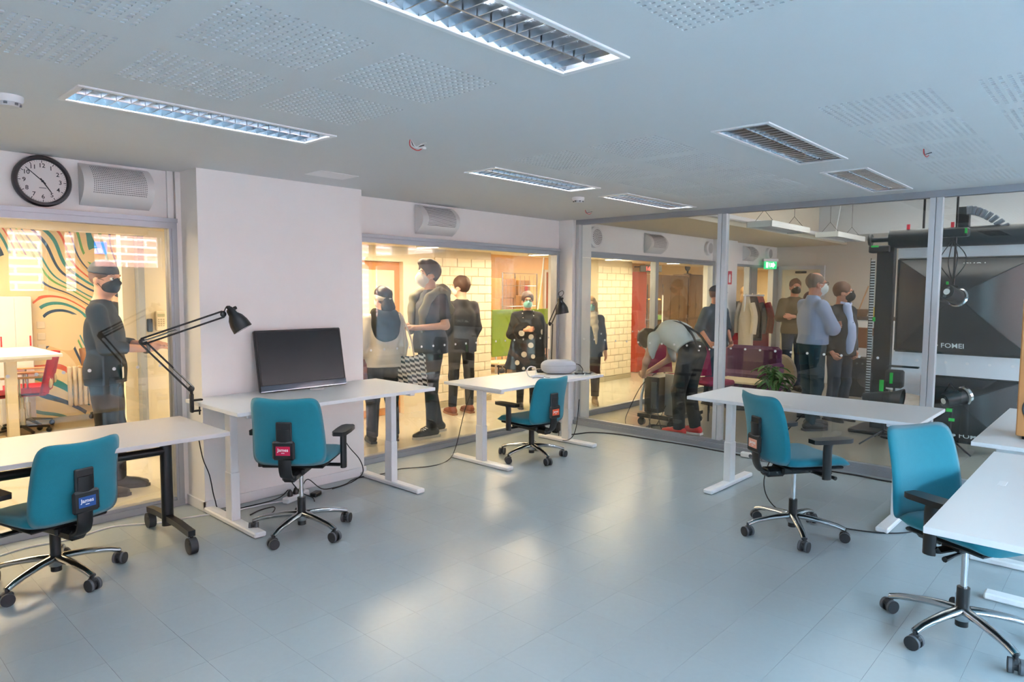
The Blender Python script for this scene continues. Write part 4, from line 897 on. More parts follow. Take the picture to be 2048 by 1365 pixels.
ex = thing('exit_sign', 'lit green emergency exit sign below the round air valve', 'sign', (12.36, 5.02, 2.10), math.radians(-35))
MB().box((0, 0, .09), (.30, .06, .05), .006).build('housing', M_alu2, ex); pn = MB().box((0, -.01, 0), (.26, .015, .15), .004).build('panel', pm('exit_green', '#0c9c4a', .4, emit=(.02, .85, .3), estr=.55), ex)
M_glow = pm('exit_white', '#ffffff', .5, emit=(.8, 1, .85), estr=1.0)
MB().box((-.07, -.02, 0), (.045, .003, .1)).build('door_mark', M_glow, pn); MB().prism([(.0, .035), (.05, .035), (.05, .055), (.095, .0), (.05, -.055), (.05, -.035), (.0, -.035)], .018, .021, M=RX).build('arrow', M_glow, pn); MB().tube([(-.02, -.02, .04), (-.025, -.02, 0), (-.01, -.02, -.045)], .006, 6).build('running_figure', M_glow, pn)
fs = thing('extinguisher_sign', 'red and white fire extinguisher sign on the studio column', 'sign', (10.79, 5.055, 1.84)); MB().box((0, -.003, 0), (.15, .005, .22)).build('plate', pm('sign_red', '#c5162c', .5), fs); MB().prism([(-.04, -.08), (.03, -.08), (.03, .04), (.0, .07), (-.04, .04)], .006, .007, M=RX).build('pictogram', M_text, fs)
fe = thing('fire_extinguisher', 'red fire extinguisher hanging on the studio column', 'extinguisher', (10.93, 4.95, .52)); MB().lathe([(0, 0), (.075, 0), (.08, .03), (.08, .32), (.05, .39), (.025, .41), (0, .41)], 18).build('cylinder', pm('extinguisher_red', '#b5141e', .3), fe); MB().box((0, 0, .43), (.04, .09, .05), .006).build('valve', M_black, fe); MB().tube(spline([(0, .04, .43), (.09, .03, .38), (.1, 0, .15)], 5), .01, 6).build('hose', M_black, fe)
cr_ = thing('coat_rack', 'white coat rack at the studio entrance', 'coat rack', (11.15, 4.78, 0))
for X in (-.35, .35): MB().cyl((X, 0, .03), (X, 0, 1.56), .016, n=10).build('upright', M_white, cr_); MB().box((X, 0, .02), (.04, .5, .03), .006).build('foot', M_white, cr_)
MB().cyl((-.4, 0, 1.55), (.4, 0, 1.55), .014, n=10).build('rail', M_white, cr_)
def coat(name, x, mat, L_, label, w_=.2):
    t = thing(name, label, 'coat', (x, 4.78, 1.50), math.radians(70), 'coats on the studio rack')
    MB().grid(lambda u, v: (w_ * (.35 + .65 * min(1, v * 3)) * math.cos(2 * math.pi * u) * (1 + .06 * math.sin(10 * math.pi * u) * v), .085 * math.sin(2 * math.pi * u) * (.5 + .5 * min(1, v * 3)) * (1 + .15 * math.sin(14 * math.pi * u) * v), -.0 - L_ * v + .03 * (1 - min(1, v * 3)) - .05 * abs(math.cos(2 * math.pi * u)) * min(1, v * 4) * (1 - v)), 32, 12).build('body', mat, t, 70)
    for sx in (-1, 1): MB().tube(spline([(sx * w_ * .8, 0, -.08), (sx * (w_ + .04), 0, -.3), (sx * (w_ + .03), .02, -.58)], 6), [(.05, .055)] * 13, 10).build('sleeve', mat, t)
    MB().tube(spline([(0, 0, .08), (.03, 0, .06), (0, 0, .03), (0, 0, 0)], 4), .004, 6).build('hanger_hook', M_chrome, t)
coat('cream_coat', 10.86, pm('cream_cloth', '#cfc0a8', .9), .92, 'cream coat hanging first on the studio rack', .14); coat('dark_jacket', 11.12, pm('charcoal_cloth', '#3d3b40', .9), .70, 'charcoal jacket hanging between two other coats'); coat('pink_coat', 11.36, pm('rose_cloth', '#b04a50', .9), .85, 'rose red coat hanging last on the studio rack', .23)
rb = thing('red_bin', 'bright red box standing in the studio doorway', 'box', (12.45, 5.75, 0)); MB().box((0, 0, .38), (.62, .5, .76), .03).build('body', pm('bright_red', '#d8121f', .45), rb); MB().box((0, 0, .775), (.64, .52, .03), .01).build('lid', MATS['bright_red'], rb)
wc = thing('white_cabinet', 'white low cabinet with dark top against the studio end wall', 'cabinet', (12.78, 3.45, 0))
MB().box((0, 0, .57), (.5, 1.3, 1.14), .004).build('body', M_white, wc); MB().box((0, 0, 1.17), (.54, 1.36, .05), .004).build('counter', pm('dark_counter', '#5b4a3d', .5), wc)
for k in range(3): d = MB().box((-.255, -.42 + k * .43, .6), (.016, .41, 1.06), .002).build('door', M_white, wc); MB().box((-.27, -.28 + k * .43, .9), (.02, .06, .014), .003).build('handle', M_black, d)
bk = thing('wicker_basket', 'brown wicker basket on the white studio cabinet', 'basket', (12.72, 3.58, 1.195))
for k in range(7): MB().lathe([(.12 + .006 * k, .0), (.128 + .006 * k, .008), (.12 + .006 * k, .016)], 20, M=Matrix.Translation((0, 0, .018 * k))).build('wicker_band', pm('wicker', '#8a6a4a', .8, var=.2), bk)
tag(MB().cyl((0, 0, 0), (-.02, -.18, .52), .012, n=8).build('wooden_stick', pm('pale_wood', '#c9a27a', .6), loc=(12.72, 3.62, 1.20)), 'pale wooden stick leaning out of the wicker basket', 'stick')
yb = thing('yellow_toy', 'small yellow figure on the white studio cabinet', 'toy', (12.7, 3.33, 1.195)); MB().ball((0, 0, .05), (.045, .04, .06)).build('body', pm('toy_yellow', '#e6c02a', .4), yb); MB().ball((0, 0, .135), .035).build('head', MATS['toy_yellow'], yb)
wch = thing('wooden_chair', 'brown wooden chair in front of the white cabinet', 'chair', (12.0, 3.42, 0), math.radians(70))
MB().box((0, 0, .46), (.42, .42, .03), .01).build('seat', pm('teak', '#8a5a38', .4, var=.12), wch); MB().box((0, -.2, .86), (.40, .025, .34), .03).build('backrest', MATS['teak'], wch)
for sx in (-.18, .18):
    for sy in (-.18, .18): MB().cyl((sx, sy, 0), (sx, sy, .46 if sy > 0 else .9), .012, n=8).build('leg', M_chrome, wch)
amp = thing('amplifier', 'black amplifier box on the floor by the equipment tower', 'amplifier', (11.4, 3.02, 0)); MB().box((0, 0, .30), (.34, .5, .60), .012).build('cabinet', M_black, amp); MB().lathe([(0, .006), (.05, .004), (.12, .012), (.13, 0)], 20, M=Matrix.Translation((-.172, 0, .28)) @ Matrix.Rotation(-math.pi / 2, 4, 'Y')).build('speaker_cone', M_rubber, amp)
for k in range(5): MB().cyl((-.17, -.18 + k * .08, .52), (-.185, -.18 + k * .08, .52), .014, n=10).build('dial', M_greyrub, amp)

# suspended box lamps
M_lampw = pm('lamp_white', '#e6e6e2', .4)
for i, (x, y, lab) in enumerate([(8.86, 3.49, 'white suspended box lamp nearest the partition'), (10.92, 3.37, 'white suspended box lamp further into the studio')]):
    t = thing('pendant_light', lab, 'light', (x, y, 2.40), 0, 'suspended studio lamps'); MB().bb(-.64, .64, -.16, -.14, 0, .075, .003).bb(-.64, .64, .14, .16, 0, .075, .003).bb(-.638, -.62, -.14, .14, 0, .075, .003).bb(.62, .638, -.14, .14, 0, .075, .003).bb(-.62, .62, -.14, .14, .06, .072).build('housing', M_lampw, t)
    for sy in (-.07, 0, .07): MB().bb(-.62, .62, sy - .004, sy + .004, .004, .05).build('louvre', M_alu2, t)
    for X in (-.5, .5):
        wv = MB(); wv.cyl((X, -.12, .075), (X, 0, .22), .0025, n=5); wv.cyl((X, .12, .075), (X, 0, .22), .0025, n=5); wv.cyl((X, 0, .22), (X, 0, .75), .0025, n=5); wv.build('hanger_wire', M_blackm, t)
cable('cable', [(10.3, 3.2, 3.14), (10.34, 3.2, 3.0), (10.4, 3.24, 2.8), (10.45, 3.3, 2.5), (10.5, 3.34, 2.47)], .006, M_wcable, 'white flex hanging from the studio ceiling to the pendant lamp')

# ------------------------------------------------------------------ photo gear in the studio
M_fab = pm('black_softbox_fabric', '#15171b', .42, var=.1, bump=.05); M_paper = pm('white_paper', '#dfe2ea', .7, var=.015)
M_grn = pm('green_tape', '#17d04a', .5); M_pnk = pm('pink_tape', '#e23a8a', .5); M_redt = pm('red_tape', '#e02638', .5)
tw = thing('backdrop_tower', 'black backdrop tower with a toothed rail behind the partition', 'stand', (8.62, 2.16, 0))
MB().bb(-.05, .05, -.09, .09, .02, 2.12, .006).build('column', M_blackm, tw); MB().bb(-.3, .3, -.25, .25, 0, .04, .01).build('base', M_blackm, tw); MB().bb(-.09, .07, -.05, .17, 2.06, 2.14, .01).build('top_bracket', M_black, tw)
MB().bb(-.06, -.05, .10, .145, .25, 1.98).build('toothed_rail', M_white, tw)
for k in range(56): MB().bb(-.064, -.058, .10, .145, .27 + k * .0305, .284 + k * .0305).build('tooth', M_black, tw)
MB().bb(-.06, -.05, .14, .15, .2, 2.0).build('rail_edge', M_chrome, tw); MB().box((-.1, .1, 2.13), (.05, .07, .02)).build('tape', M_grn, tw); MB().box((-.055, .09, 1.3), (.012, .03, .05)).build('tape', M_grn, tw)
rl_ = thing('backdrop_roll', 'thick black horizontal roll carrying the white paper backdrop', 'roll', (8.62, .6, 2.21))
MB().cyl((0, 1.53, 0), (0, -2.4, 0), .105, n=24).build('tube', M_black, rl_); MB().cyl((0, 1.53, 0), (0, 1.72, 0), .03, n=12).build('axle', M_blackm, rl_); MB().lathe([(.0, 0), (.065, 0), (.07, .02), (.065, .03), (0, .03)], 18, M=Matrix.Translation((0, 1.72, 0)) @ Matrix.Rotation(-math.pi / 2, 4, 'X')).build('end_knob', M_black, rl_)
for y in (1.35, .93, .2): MB().box((-.02, y, .125), (.02, .03, .06)).build('tape', M_redt, rl_)
ppb = thing('paper_backdrop', 'white paper backdrop hanging behind the black softbox', 'backdrop', (8.78, .6, 0))
_pb = MB()
for o in (0, .003): _pb.grid(lambda u, v, o=o: (.012 * math.sin(7 * u) * v + o + (-.55 * max(0, v - .75) * 2), 1.48 - 3.8 * u, 2.16 - 1.7 * v + .12 * max(0, .12 - u) * v * 4), 30, 16)
_pb.build('sheet', M_paper, ppb, 60)
def softbox(loc, W_, Hh, dep, apex, label, tilt, txt_top):
    t = thing('softbox', label, 'softbox', loc, 0, 'black softboxes'); a = Vector(apex); n = 1
    cs = [(0, W_ / 2, Hh / 2), (0, -W_ / 2, Hh / 2), (0, -W_ / 2, -Hh / 2), (0, W_ / 2, -Hh / 2)]; r = .08
    for i in range(4):
        p, q = Vector(cs[i]), Vector(cs[(i + 1) % 4]); s_ = MB()
        def f(u, v, p=p, q=q):
            e = p.lerp(q, u); ax = a + (e - Vector((0, 0, 0))) * .09; m_ = e.lerp(ax, v); m_.x -= .10 * math.sin(math.pi * v) * 1.0 + .01 * math.sin(math.pi * u) * (1 - v); return tuple(m_)
        s_.grid(f, 10, 10); s_.build('fabric_panel', M_fab, t, 60)
        MB().tube([tuple(p.lerp(a + p * .09, k / 8) + Vector((-.10 * math.sin(math.pi * k / 8) - .004, 0, 0))) for k in range(9)], .006, 6).build('rib', M_black, t)
    ed = MB()
    for i in range(4): ed.cyl(cs[i], cs[(i + 1) % 4], .016, n=8)
    ed.build('rim', M_black, t)
    MB().bb(.0, .012, -W_ / 2, W_ / 2, -Hh / 2, Hh / 2).build('diffuser', M_white, t)
    text('lettering', 'FOMEI', .075, M_text, t, (-.135, txt_top[0], -Hh / 2 + .085), (math.radians(110), 0, -math.pi / 2), .0006, .0004)
    MB().lathe([(0, 0), (.035, 0), (.035, .002), (0, .002)], 16, M=Matrix.Translation((-.135, txt_top[0] + .175, -Hh / 2 + .085)) @ Matrix.Rotation(-math.pi / 2, 4, 'Y') @ Matrix.Diagonal((.55, 1.3, 1, 1))).build('emblem', M_text, t)
    text('lettering', 'FOMEI', .07, M_text, t, (-.12, txt_top[1], Hh / 2 - .07), (Matrix.Rotation(-math.pi / 2, 3, 'Z') @ Matrix.Rotation(math.radians(62), 3, 'X') @ Matrix.Rotation(math.pi, 3, 'Z')).to_euler(), .0006, .0004)
    return t
def flash(t, c, d, r=.085, L_=.26):
    a = Vector(c); d = Vector(d).normalized(); M_ = Matrix.Translation(a) @ Vector((0, 0, 1)).rotation_difference(d).to_matrix().to_4x4()
    MB().lathe([(0, -L_ / 2), (r * .8, -L_ / 2), (r * .86, -L_ / 2 + .02), (r * .86, L_ * .3), (r, L_ * .34), (r, L_ / 2), (0, L_ / 2)], 24, M=M_).build('body', M_black, t); MB().lathe([(r, L_ * .32), (r * 1.16, L_ * .36), (r * 1.16, L_ * .46), (r, L_ * .5)], 24, M=M_).build('speed_ring', M_chrome, t)
    MB().lathe([(0, -L_ / 2 - .002), (.03, -L_ / 2 - .004), (.03, -L_ / 2)], 16, M=M_).build('back_badge', M_text, t); MB().box((.045, 0, -L_ / 2), (.03, .03, .006), .002, M=M_).build('display', M_greyrub, t); MB().box((-.045, 0, -L_ / 2), (.02, .02, .01), .002, M=M_).build('dial', M_greyrub, t)
    MB().tube([M_ @ Vector((-r * 1.05, 0, 0)), M_ @ Vector((-r * 1.05, r * 1.5, .0)), M_ @ Vector((r * 1.05, r * 1.5, 0)), M_ @ Vector((r * 1.05, 0, 0))], .009, 6).build('yoke', M_blackm, t)
softbox((8.42, 1.37, 1.47), 1.22, 1.0, .4, (-.34, .0, .10), 'large black softbox hanging behind the partition', 0, (.05, -.1))
softbox((8.25, 1.24, .40), .86, .66, .3, (-.28, .05, .12), 'smaller black softbox standing low behind the partition', 0, (-.05, -.1))
fl1 = thing('studio_flash', 'studio flash head mounted on the large softbox', 'flash', (7.98, 1.385, 1.585)); flash(fl1, (0, 0, 0), (.9, -.25, -.25))
MB().cyl((0, .0, .10), (0, .0, 1.55), .011, n=8).build('drop_pole', M_blackm, fl1); MB().box((0, .02, .62), (.12, .26, .09), .015).build('pole_clamp', M_black, fl1); MB().box((-.06, -.09, .63), (.01, .02, .05)).build('tape', M_grn, fl1); MB().box((-.02, .05, .12), (.02, .02, .03)).build('tape', M_grn, fl1)
for k in range(4): MB().tube(spline([(0, .02 * k, .58), (-.03, .1 - .06 * k, .42), (-.02, .12 - .07 * k, .3), (0, .01 * k, .12)], 6), .005, 6).build('flex', M_cable, fl1)
tag(MB().cyl((0, 0, 2.30), (0, 0, 3.15), .012, n=8).build('ceiling_rod', M_blackm, loc=(8.45, 1.77, 0)), 'dark rod hanging from the studio ceiling by the backdrop roll', 'rod')
fl2 = thing('studio_flash', 'studio flash head with chrome ring on the low softbox', 'flash', (7.92, 1.31, .56)); flash(fl2, (0, 0, 0), (.75, -.6, .2)); MB().cyl((0, .02, -.1), (.05, .05, -.54), .012, n=8).build('pole', M_blackm, fl2)
for k in range(3): a = k * 2.09; MB().cyl((.05, .05, -.40), (.05 + .25 * math.cos(a), .05 + .25 * math.sin(a), -.545), .009, n=6).build('tripod_leg', M_blackm, fl2)
MB().box((-.03, .04, -.12), (.012, .05, .035)).build('tape', M_grn, fl2); MB().box((.0, .02, -.22), (.012, .05, .03)).build('tape', M_grn, fl2)
bl = thing('spot_lamp', 'black tubular spot lamp with a dish on a tripod behind the long desk', 'lamp', (7.95, 1.95, 0))
MB().tube([(0, .2, .46), (0, .0, .49), (0, -.06, .5)], [.062, .066, .066], 18).build('barrel', M_black, bl); MB().lathe([(.065, 0), (.07, .02), (.11, .10), (.112, .11), (.1, .1)], 24, M=Matrix.Translation((0, -.06, .5)) @ Matrix.Rotation(math.radians(95), 4, 'X')).build('dish', M_black, bl); MB().cyl((0, .204, .455), (0, .2, .46), .03, n=12).build('rear_cap', M_greyrub, bl)
MB().cyl((0, 0, .43), (0, 0, .1), .014, n=8).build('pole', M_blackm, bl); MB().box((0, 0, .32), (.3, .06, .05), .01).build('crossbar', M_black, bl); MB().box((-.02, .03, .62), (.01, .04, .12)).build('tape', M_grn, bl)
for k in range(3): a = k * 2.09 + .5; MB().cyl((0, 0, .14), (.3 * math.cos(a), .3 * math.sin(a), .01), .009, n=6).build('tripod_leg', M_blackm, bl)
sh_ = thing('barn_door_light', 'dark panel light tilted beside the equipment tower', 'light', (8.32, 2.05, 0)); 
MB().box((0, -.18, .80), (.06, .30, .02), .004, M=None).build('flap', M_blackm, sh_); MB().box((0, -.1, .66), (.10, .18, .20), .02).build('body', M_black, sh_); MB().cyl((0, -.1, .56), (0, -.1, .05), .012, n=8).build('pole', M_blackm, sh_); MB().box((-.055, -.08, .67), (.012, .03, .12)).build('tape', M_grn, sh_); MB().lathe([(0, 0), (.12, 0), (.12, .02), (0, .03)], 14, M=Matrix.Translation((0, -.1, 0))).build('foot', M_blackm, sh_)
cg = thing('cable_carrier', 'grey ribbed cable carrier arched over the backdrop roll', 'cable carrier', (8.62, 1.22, 2.32))
for k in range(12):
    a = math.radians(95 - k * 9); MB().box((0, 0, 0), (.12, .03, .09), .006, M=Matrix.Translation((0, .16 - .26 * (1 - math.sin(a)) - .2 * math.cos(a) * .8, -.14 + .30 * math.sin(a))) @ Matrix.Rotation(math.pi / 2 - a, 4, 'X')).build('link', pm('carrier_grey', '#6d7480', .5), cg)
MB().bb(-.05, .05, .16, .26, -.01, .2, .006).build('block', M_black, cg)
mv = thing('moving_box', 'dark flight case on the studio floor behind the long desk', 'case', (8.9, 1.0, 0)); MB().box((0, 0, .03), (.5, .9, .05), .01).build('base', M_blackm, mv); MB().box((0, 0, .22), (.48, .86, .32), .02).build('body', M_black, mv)

# computer cart, cables, chairs, sofa, plant
ca = thing('computer_cart', 'black wheeled cart with a computer that the bent man handles', 'cart', (7.28, 4.14, 0))
MB().bb(-.32, .42, -.24, -.19, .10, .145, .004).bb(-.32, .42, .19, .24, .10, .145, .004).bb(-.32, -.26, -.19, .19, .10, .145, .004).build('base_frame', M_blackm, ca)
for X, Y in ((-.28, .2), (-.28, -.2), (.38, -.2), (.38, .2)): MB().cyl((X - .018, Y, .045), (X + .018, Y, .045), .045, n=18).box((X, Y, .085), (.04, .05, .03), .006).build('castor', M_rubber, ca)
MB().bb(-.2, .22, .02, .22, .15, .58, .006).build('computer_tower', pm('pc_black', '#1d1e20', .4), ca); MB().bb(-.21, -.2, .05, .12, .2, .52).build('front_panel', M_greyrub, ca); MB().bb(-.1, -.06, -.16, .0, .12, .62, .004).build('upright_panel', M_alu, ca); MB().bb(-.04, .36, -.17, -.14, .14, .64, .004).build('side_board', pm('smoked_board', '#4a4238', .3), ca)
MB().tube(spline([(-.05, .3, .66), (-.12, .27, .5), (-.2, .26, .32), (-.22, .25, .16)], 6), .018, 8).build('white_hose', M_white, ca)
tag(MB().box((0, 0, .012), (.17, .05, .024), .004).build('power_brick', M_black, loc=(6.78, 4.40, 0), rot=(0, 0, -.75)), 'flat black power brick on the studio floor', 'adapter')
random.seed(11)
for k in range(4):
    c = [(6.95 + .12 * math.cos(t * .9 + k) + random.uniform(-.05, .05), 4.05 + .17 * math.sin(t * .9 + k) + random.uniform(-.05, .05), .008 + (.25 if t == 0 else 0)) for t in range(9)]
    cable('cable', c, .005, M_cable, ['tangled black cable loop on the studio floor beside the cart', 'second tangled black cable under the computer cart', 'thin black cable curling from the cart to the floor', 'outermost black cable loop near the red shoes'][k])
cable('cable', [(6.80, 4.40, .012), (6.9, 4.5, .01), (7.0, 4.55, .1), (7.1, 4.42, .45), (7.2, 4.3, .6)], .005, M_cable, 'black cable rising from the power brick to the computer')
M_mag = pm('magenta_wool', '#8e1444', .85, var=.08, bump=.1, bscale=200)
def visitor_chair(loc, az, label):
    t = thing('visitor_chair', label, 'chair', (loc[0], loc[1], 0), -math.radians(az), 'magenta chairs in the studio'); MB().box((0, 0, .46), (.46, .46, .06), .025).build('seat', M_mag, t)
    MB().grid(lambda u, v: ((u - .5) * .44, -.23 - .06 * v + .04 * abs(2 * u - 1) ** 2, .5 + .38 * v), 8, 6).grid(lambda u, v: ((u - .5) * .44, -.265 - .06 * v + .04 * abs(2 * u - 1) ** 2, .5 + .38 * v), 8, 6).build('backrest', M_mag, t)
    for sx in (-.2, .2):
        for sy in (-.2, .2): MB().cyl((sx, sy, .44), (sx * 1.05, sy * 1.08, 0), .011, n=8).build('leg', M_black, t)
visitor_chair((8.05, 4.0), -160, 'magenta chair behind the bent man'); visitor_chair((8.05, 4.55), -165, 'magenta chair mostly hidden by the bent man')
M_pur = pm('purple_wool', '#4a1a45', .85, var=.08)
so = thing('purple_sofa', 'purple high-backed sofa beyond the partition post', 'sofa', (9.55, 4.2, 0), math.radians(90)); MB().box((0, 0, .30), (.85, .6, .28), .04).build('seat', M_pur, so); MB().box((0, -.28, .48), (.85, .12, .66), .05).build('backrest', M_pur, so); MB().box((-.42, 0, .38), (.1, .6, .42), .04).build('armrest', M_pur, so)
for sx in (-.35, .35):
    for sy in (-.22, .22): MB().cyl((sx, sy, 0), (sx, sy, .17), .015, n=8).build('leg', M_black, so)
lt = thing('coffee_table', 'low beige table in front of the purple sofa', 'table', (8.98, 4.0, 0)); MB().box((0, 0, .385), (.5, .62, .03), .006).build('table_top', M_warmw, lt); MB().cyl((0, 0, .03), (0, 0, .37), .025).build('post', M_black, lt); MB().lathe([(0, .0), (.2, 0), (.2, .015), (0, .025)], 20).build('base', M_black, lt)
mz = thing('lounge_chair', 'round-backed lounge chair with a maze pattern', 'chair', (10.35, 3.98, 0), math.radians(60))
MB().lathe([(0, 0), (.24, 0), (.26, .02), (.26, .03), (0, .03)], 24, M=Matrix.Translation((0, -.05, .40)) @ Matrix.Rotation(math.radians(82), 4, 'X')).build('backrest', pm('taupe_fabric', '#8f857a', .9), mz); MB().box((0, .15, .25), (.46, .42, .16), .06).build('seat', MATS['taupe_fabric'], mz)
for r in (.06, .12, .18, .23): MB().lathe([(r, .031), (r + .022, .031), (r + .022, .036), (r, .036)], 26, M=Matrix.Translation((0, -.05, .40)) @ Matrix.Rotation(math.radians(82), 4, 'X')).build('maze_ring', pm('maze_beige', '#b5aa9c', .9), mz)
for k in range(4): MB().cyl((.17 * (-1) ** k, .15 + .14 * (-1) ** (k // 2), 0), (.17 * (-1) ** k, .15 + .14 * (-1) ** (k // 2), .19), .014, n=8).build('leg', M_black, mz)
pt = thing('potted_plant', 'bushy green plant in a pot behind the long desk', 'plant', (8.75, 3.47, 0))
MB().lathe([(0, 0), (.11, 0), (.14, .27), (.15, .28), (.13, .28), (.12, .25), (0, .25)], 24).build('pot', pm('terracotta', '#b98a62', .7), pt); MB().lathe([(0, .25), (.125, .251)], 16).build('soil', pm('soil', '#3a2c22', .9), pt)
M_leaf = pm('leaf_green', '#3f7a35', .45, var=.35, vscale=14); random.seed(5)
for s_ in range(9):
    a = s_ * .72; top = Vector((.17 * math.cos(a) * random.uniform(.3, 1.25), .17 * math.sin(a) * random.uniform(.3, 1.25), random.uniform(.45, .66)))
    pts = spline([(.03 * math.cos(a), .03 * math.sin(a), .25), (top * .6 + Vector((0, 0, .16)))[:], top[:]], 5); st = MB().tube(pts, .006, 6).build('stem', pm('stem_green', '#5a6b3a', .6), pt)
    for l_ in range(8):
        p = Vector(pts[min(len(pts) - 1, 3 + l_)]); b = a + l_ * 2.2 + random.uniform(-.4, .4); L_ = random.uniform(.13, .22); d = Vector((math.cos(b), math.sin(b), random.uniform(.1, .5))).normalized(); sd = d.cross(Vector((0, 0, 1))).normalized()
        MB().grid(lambda u, v: tuple(p + d * (L_ * v) + sd * ((u - .5) * .062 * math.sin(math.pi * min(1, v * .93 + .05)) ** .8) + Vector((0, 0, -.12 * v * v + .012 * abs(2 * u - 1)))), 4, 6).build('leaf', M_leaf, st, 60)
# ------------------------------------------------------------------ people: bodies and clothes grown from smooth distance fields
class SDF:
    def __init__(s, res, wr=0.0, wf=26.0): s.P = []; s.cuts = []; s.res = res; s.wr = wr; s.wf = wf
    def cone(s, a, b, ra, rb=None, k=.03, cut=False): s.P.append(('c', np.array(a, float), np.array(b, float), ra, ra if rb is None else rb, k, cut)); return s
    def chain(s, pts, rad, k=.03, cut=False):
        for i in range(len(pts) - 1): s.cone(pts[i], pts[i + 1], rad[i], rad[i + 1], k, cut and i == len(pts) - 2)
        return s
    def ell(s, c, r, R=None, k=.02, sub=False): s.P.append(('s' if sub else 'e', np.array(c, float), np.array(r, float), R, None, k, False)); return s
    def cut(s, p, n): s.cuts.append((np.array(p, float), np.array(n, float))); return s
    def mesh(s, name, mat):
        lo = np.full(3, 1e9); hi = -lo
        for p in s.P:
            if p[0] == 's': continue
            for q, r in (((p[1], p[3]), (p[2], p[4])) if p[0] == 'c' else ((p[1], p[2].max()),)): lo = np.minimum(lo, np.array(q if np.ndim(q) else q) - r); hi = np.maximum(hi, q + r)
        h = s.res; lo = lo - 3 * h; n = np.ceil((hi + 3 * h - lo) / h).astype(int) + 1
        ax = [lo[i] + h * np.arange(n[i]) for i in range(3)]; F = np.full(n, 9.0)
        for p in s.P:
            k = p[5]; mg = k + 4 * h
            if p[0] == 'c': a_ = np.minimum(p[1] - p[3], p[2] - p[4]); b_ = np.maximum(p[1] + p[3], p[2] + p[4])
            else: m = p[2].max(); a_, b_ = p[1] - m, p[1] + m
            i0 = np.clip(((a_ - mg - lo) / h).astype(int), 0, n - 1); i1 = np.clip(((b_ + mg - lo) / h).astype(int) + 2, 1, n)
            sl = tuple(slice(i0[i], i1[i]) for i in range(3)); X = ax[0][sl[0]][:, None, None]; Y = ax[1][sl[1]][None, :, None]; Z = ax[2][sl[2]][None, None, :]
            if p[0] == 'c':
                a, b = p[1], p[2]; ba = b - a; L2 = max(ba @ ba, 1e-9); x, y, z = X - a[0], Y - a[1], Z - a[2]
                tt = (x * ba[0] + y * ba[1] + z * ba[2]) / L2; t = np.clip(tt, 0, 1)
                d = np.sqrt((x - t * ba[0]) ** 2 + (y - t * ba[1]) ** 2 + (z - t * ba[2]) ** 2) - (p[3] + (p[4] - p[3]) * t)
                if p[6]: d = np.maximum(d, (tt - 1) * math.sqrt(L2))
            else:
                x, y, z = X - p[1][0], Y - p[1][1], Z - p[1][2]
                if p[3] is not None: R = p[3]; x, y, z = (R[0, 0] * x + R[1, 0] * y + R[2, 0] * z, R[0, 1] * x + R[1, 1] * y + R[2, 1] * z, R[0, 2] * x + R[1, 2] * y + R[2, 2] * z)
                r = p[2]; k0 = np.sqrt((x / r[0]) ** 2 + (y / r[1]) ** 2 + (z / r[2]) ** 2); k1 = np.sqrt((x / r[0] ** 2) ** 2 + (y / r[1] ** 2) ** 2 + (z / r[2] ** 2) ** 2) + 1e-9; d = k0 * (k0 - 1) / k1
            f = F[sl]
            if p[0] == 's': F[sl] = np.maximum(f, -d)
            else: hh_ = np.clip(.5 + .5 * (d - f) / k, 0, 1); F[sl] = d * (1 - hh_) + f * hh_ - k * hh_ * (1 - hh_)
        X, Y, Z = ax[0][:, None, None], ax[1][None, :, None], ax[2][None, None, :]
        if s.wr: F = F + s.wr * (np.sin(s.wf * (X + .6 * Z) + 3 * np.sin(9 * Z)) * np.sin(s.wf * .8 * (Y - .5 * Z) + 2 * np.sin(7 * X)))
        for (p, nn) in s.cuts: F = np.maximum(F, (X - p[0]) * nn[0] + (Y - p[1]) * nn[1] + (Z - p[2]) * nn[2])
        v, f = surface_nets(F, lo, h)
        me = bpy.data.meshes.new(name); me.from_pydata(v.tolist(), [], f.tolist()); me.materials.append(mat)
        me.polygons.foreach_set('use_smooth', [True] * len(me.polygons)); me.update(); return me
    def build(s, name, mat, parent): o = bpy.data.objects.new(name, s.mesh(name, mat)); COL.objects.link(o); o.parent = parent; return o
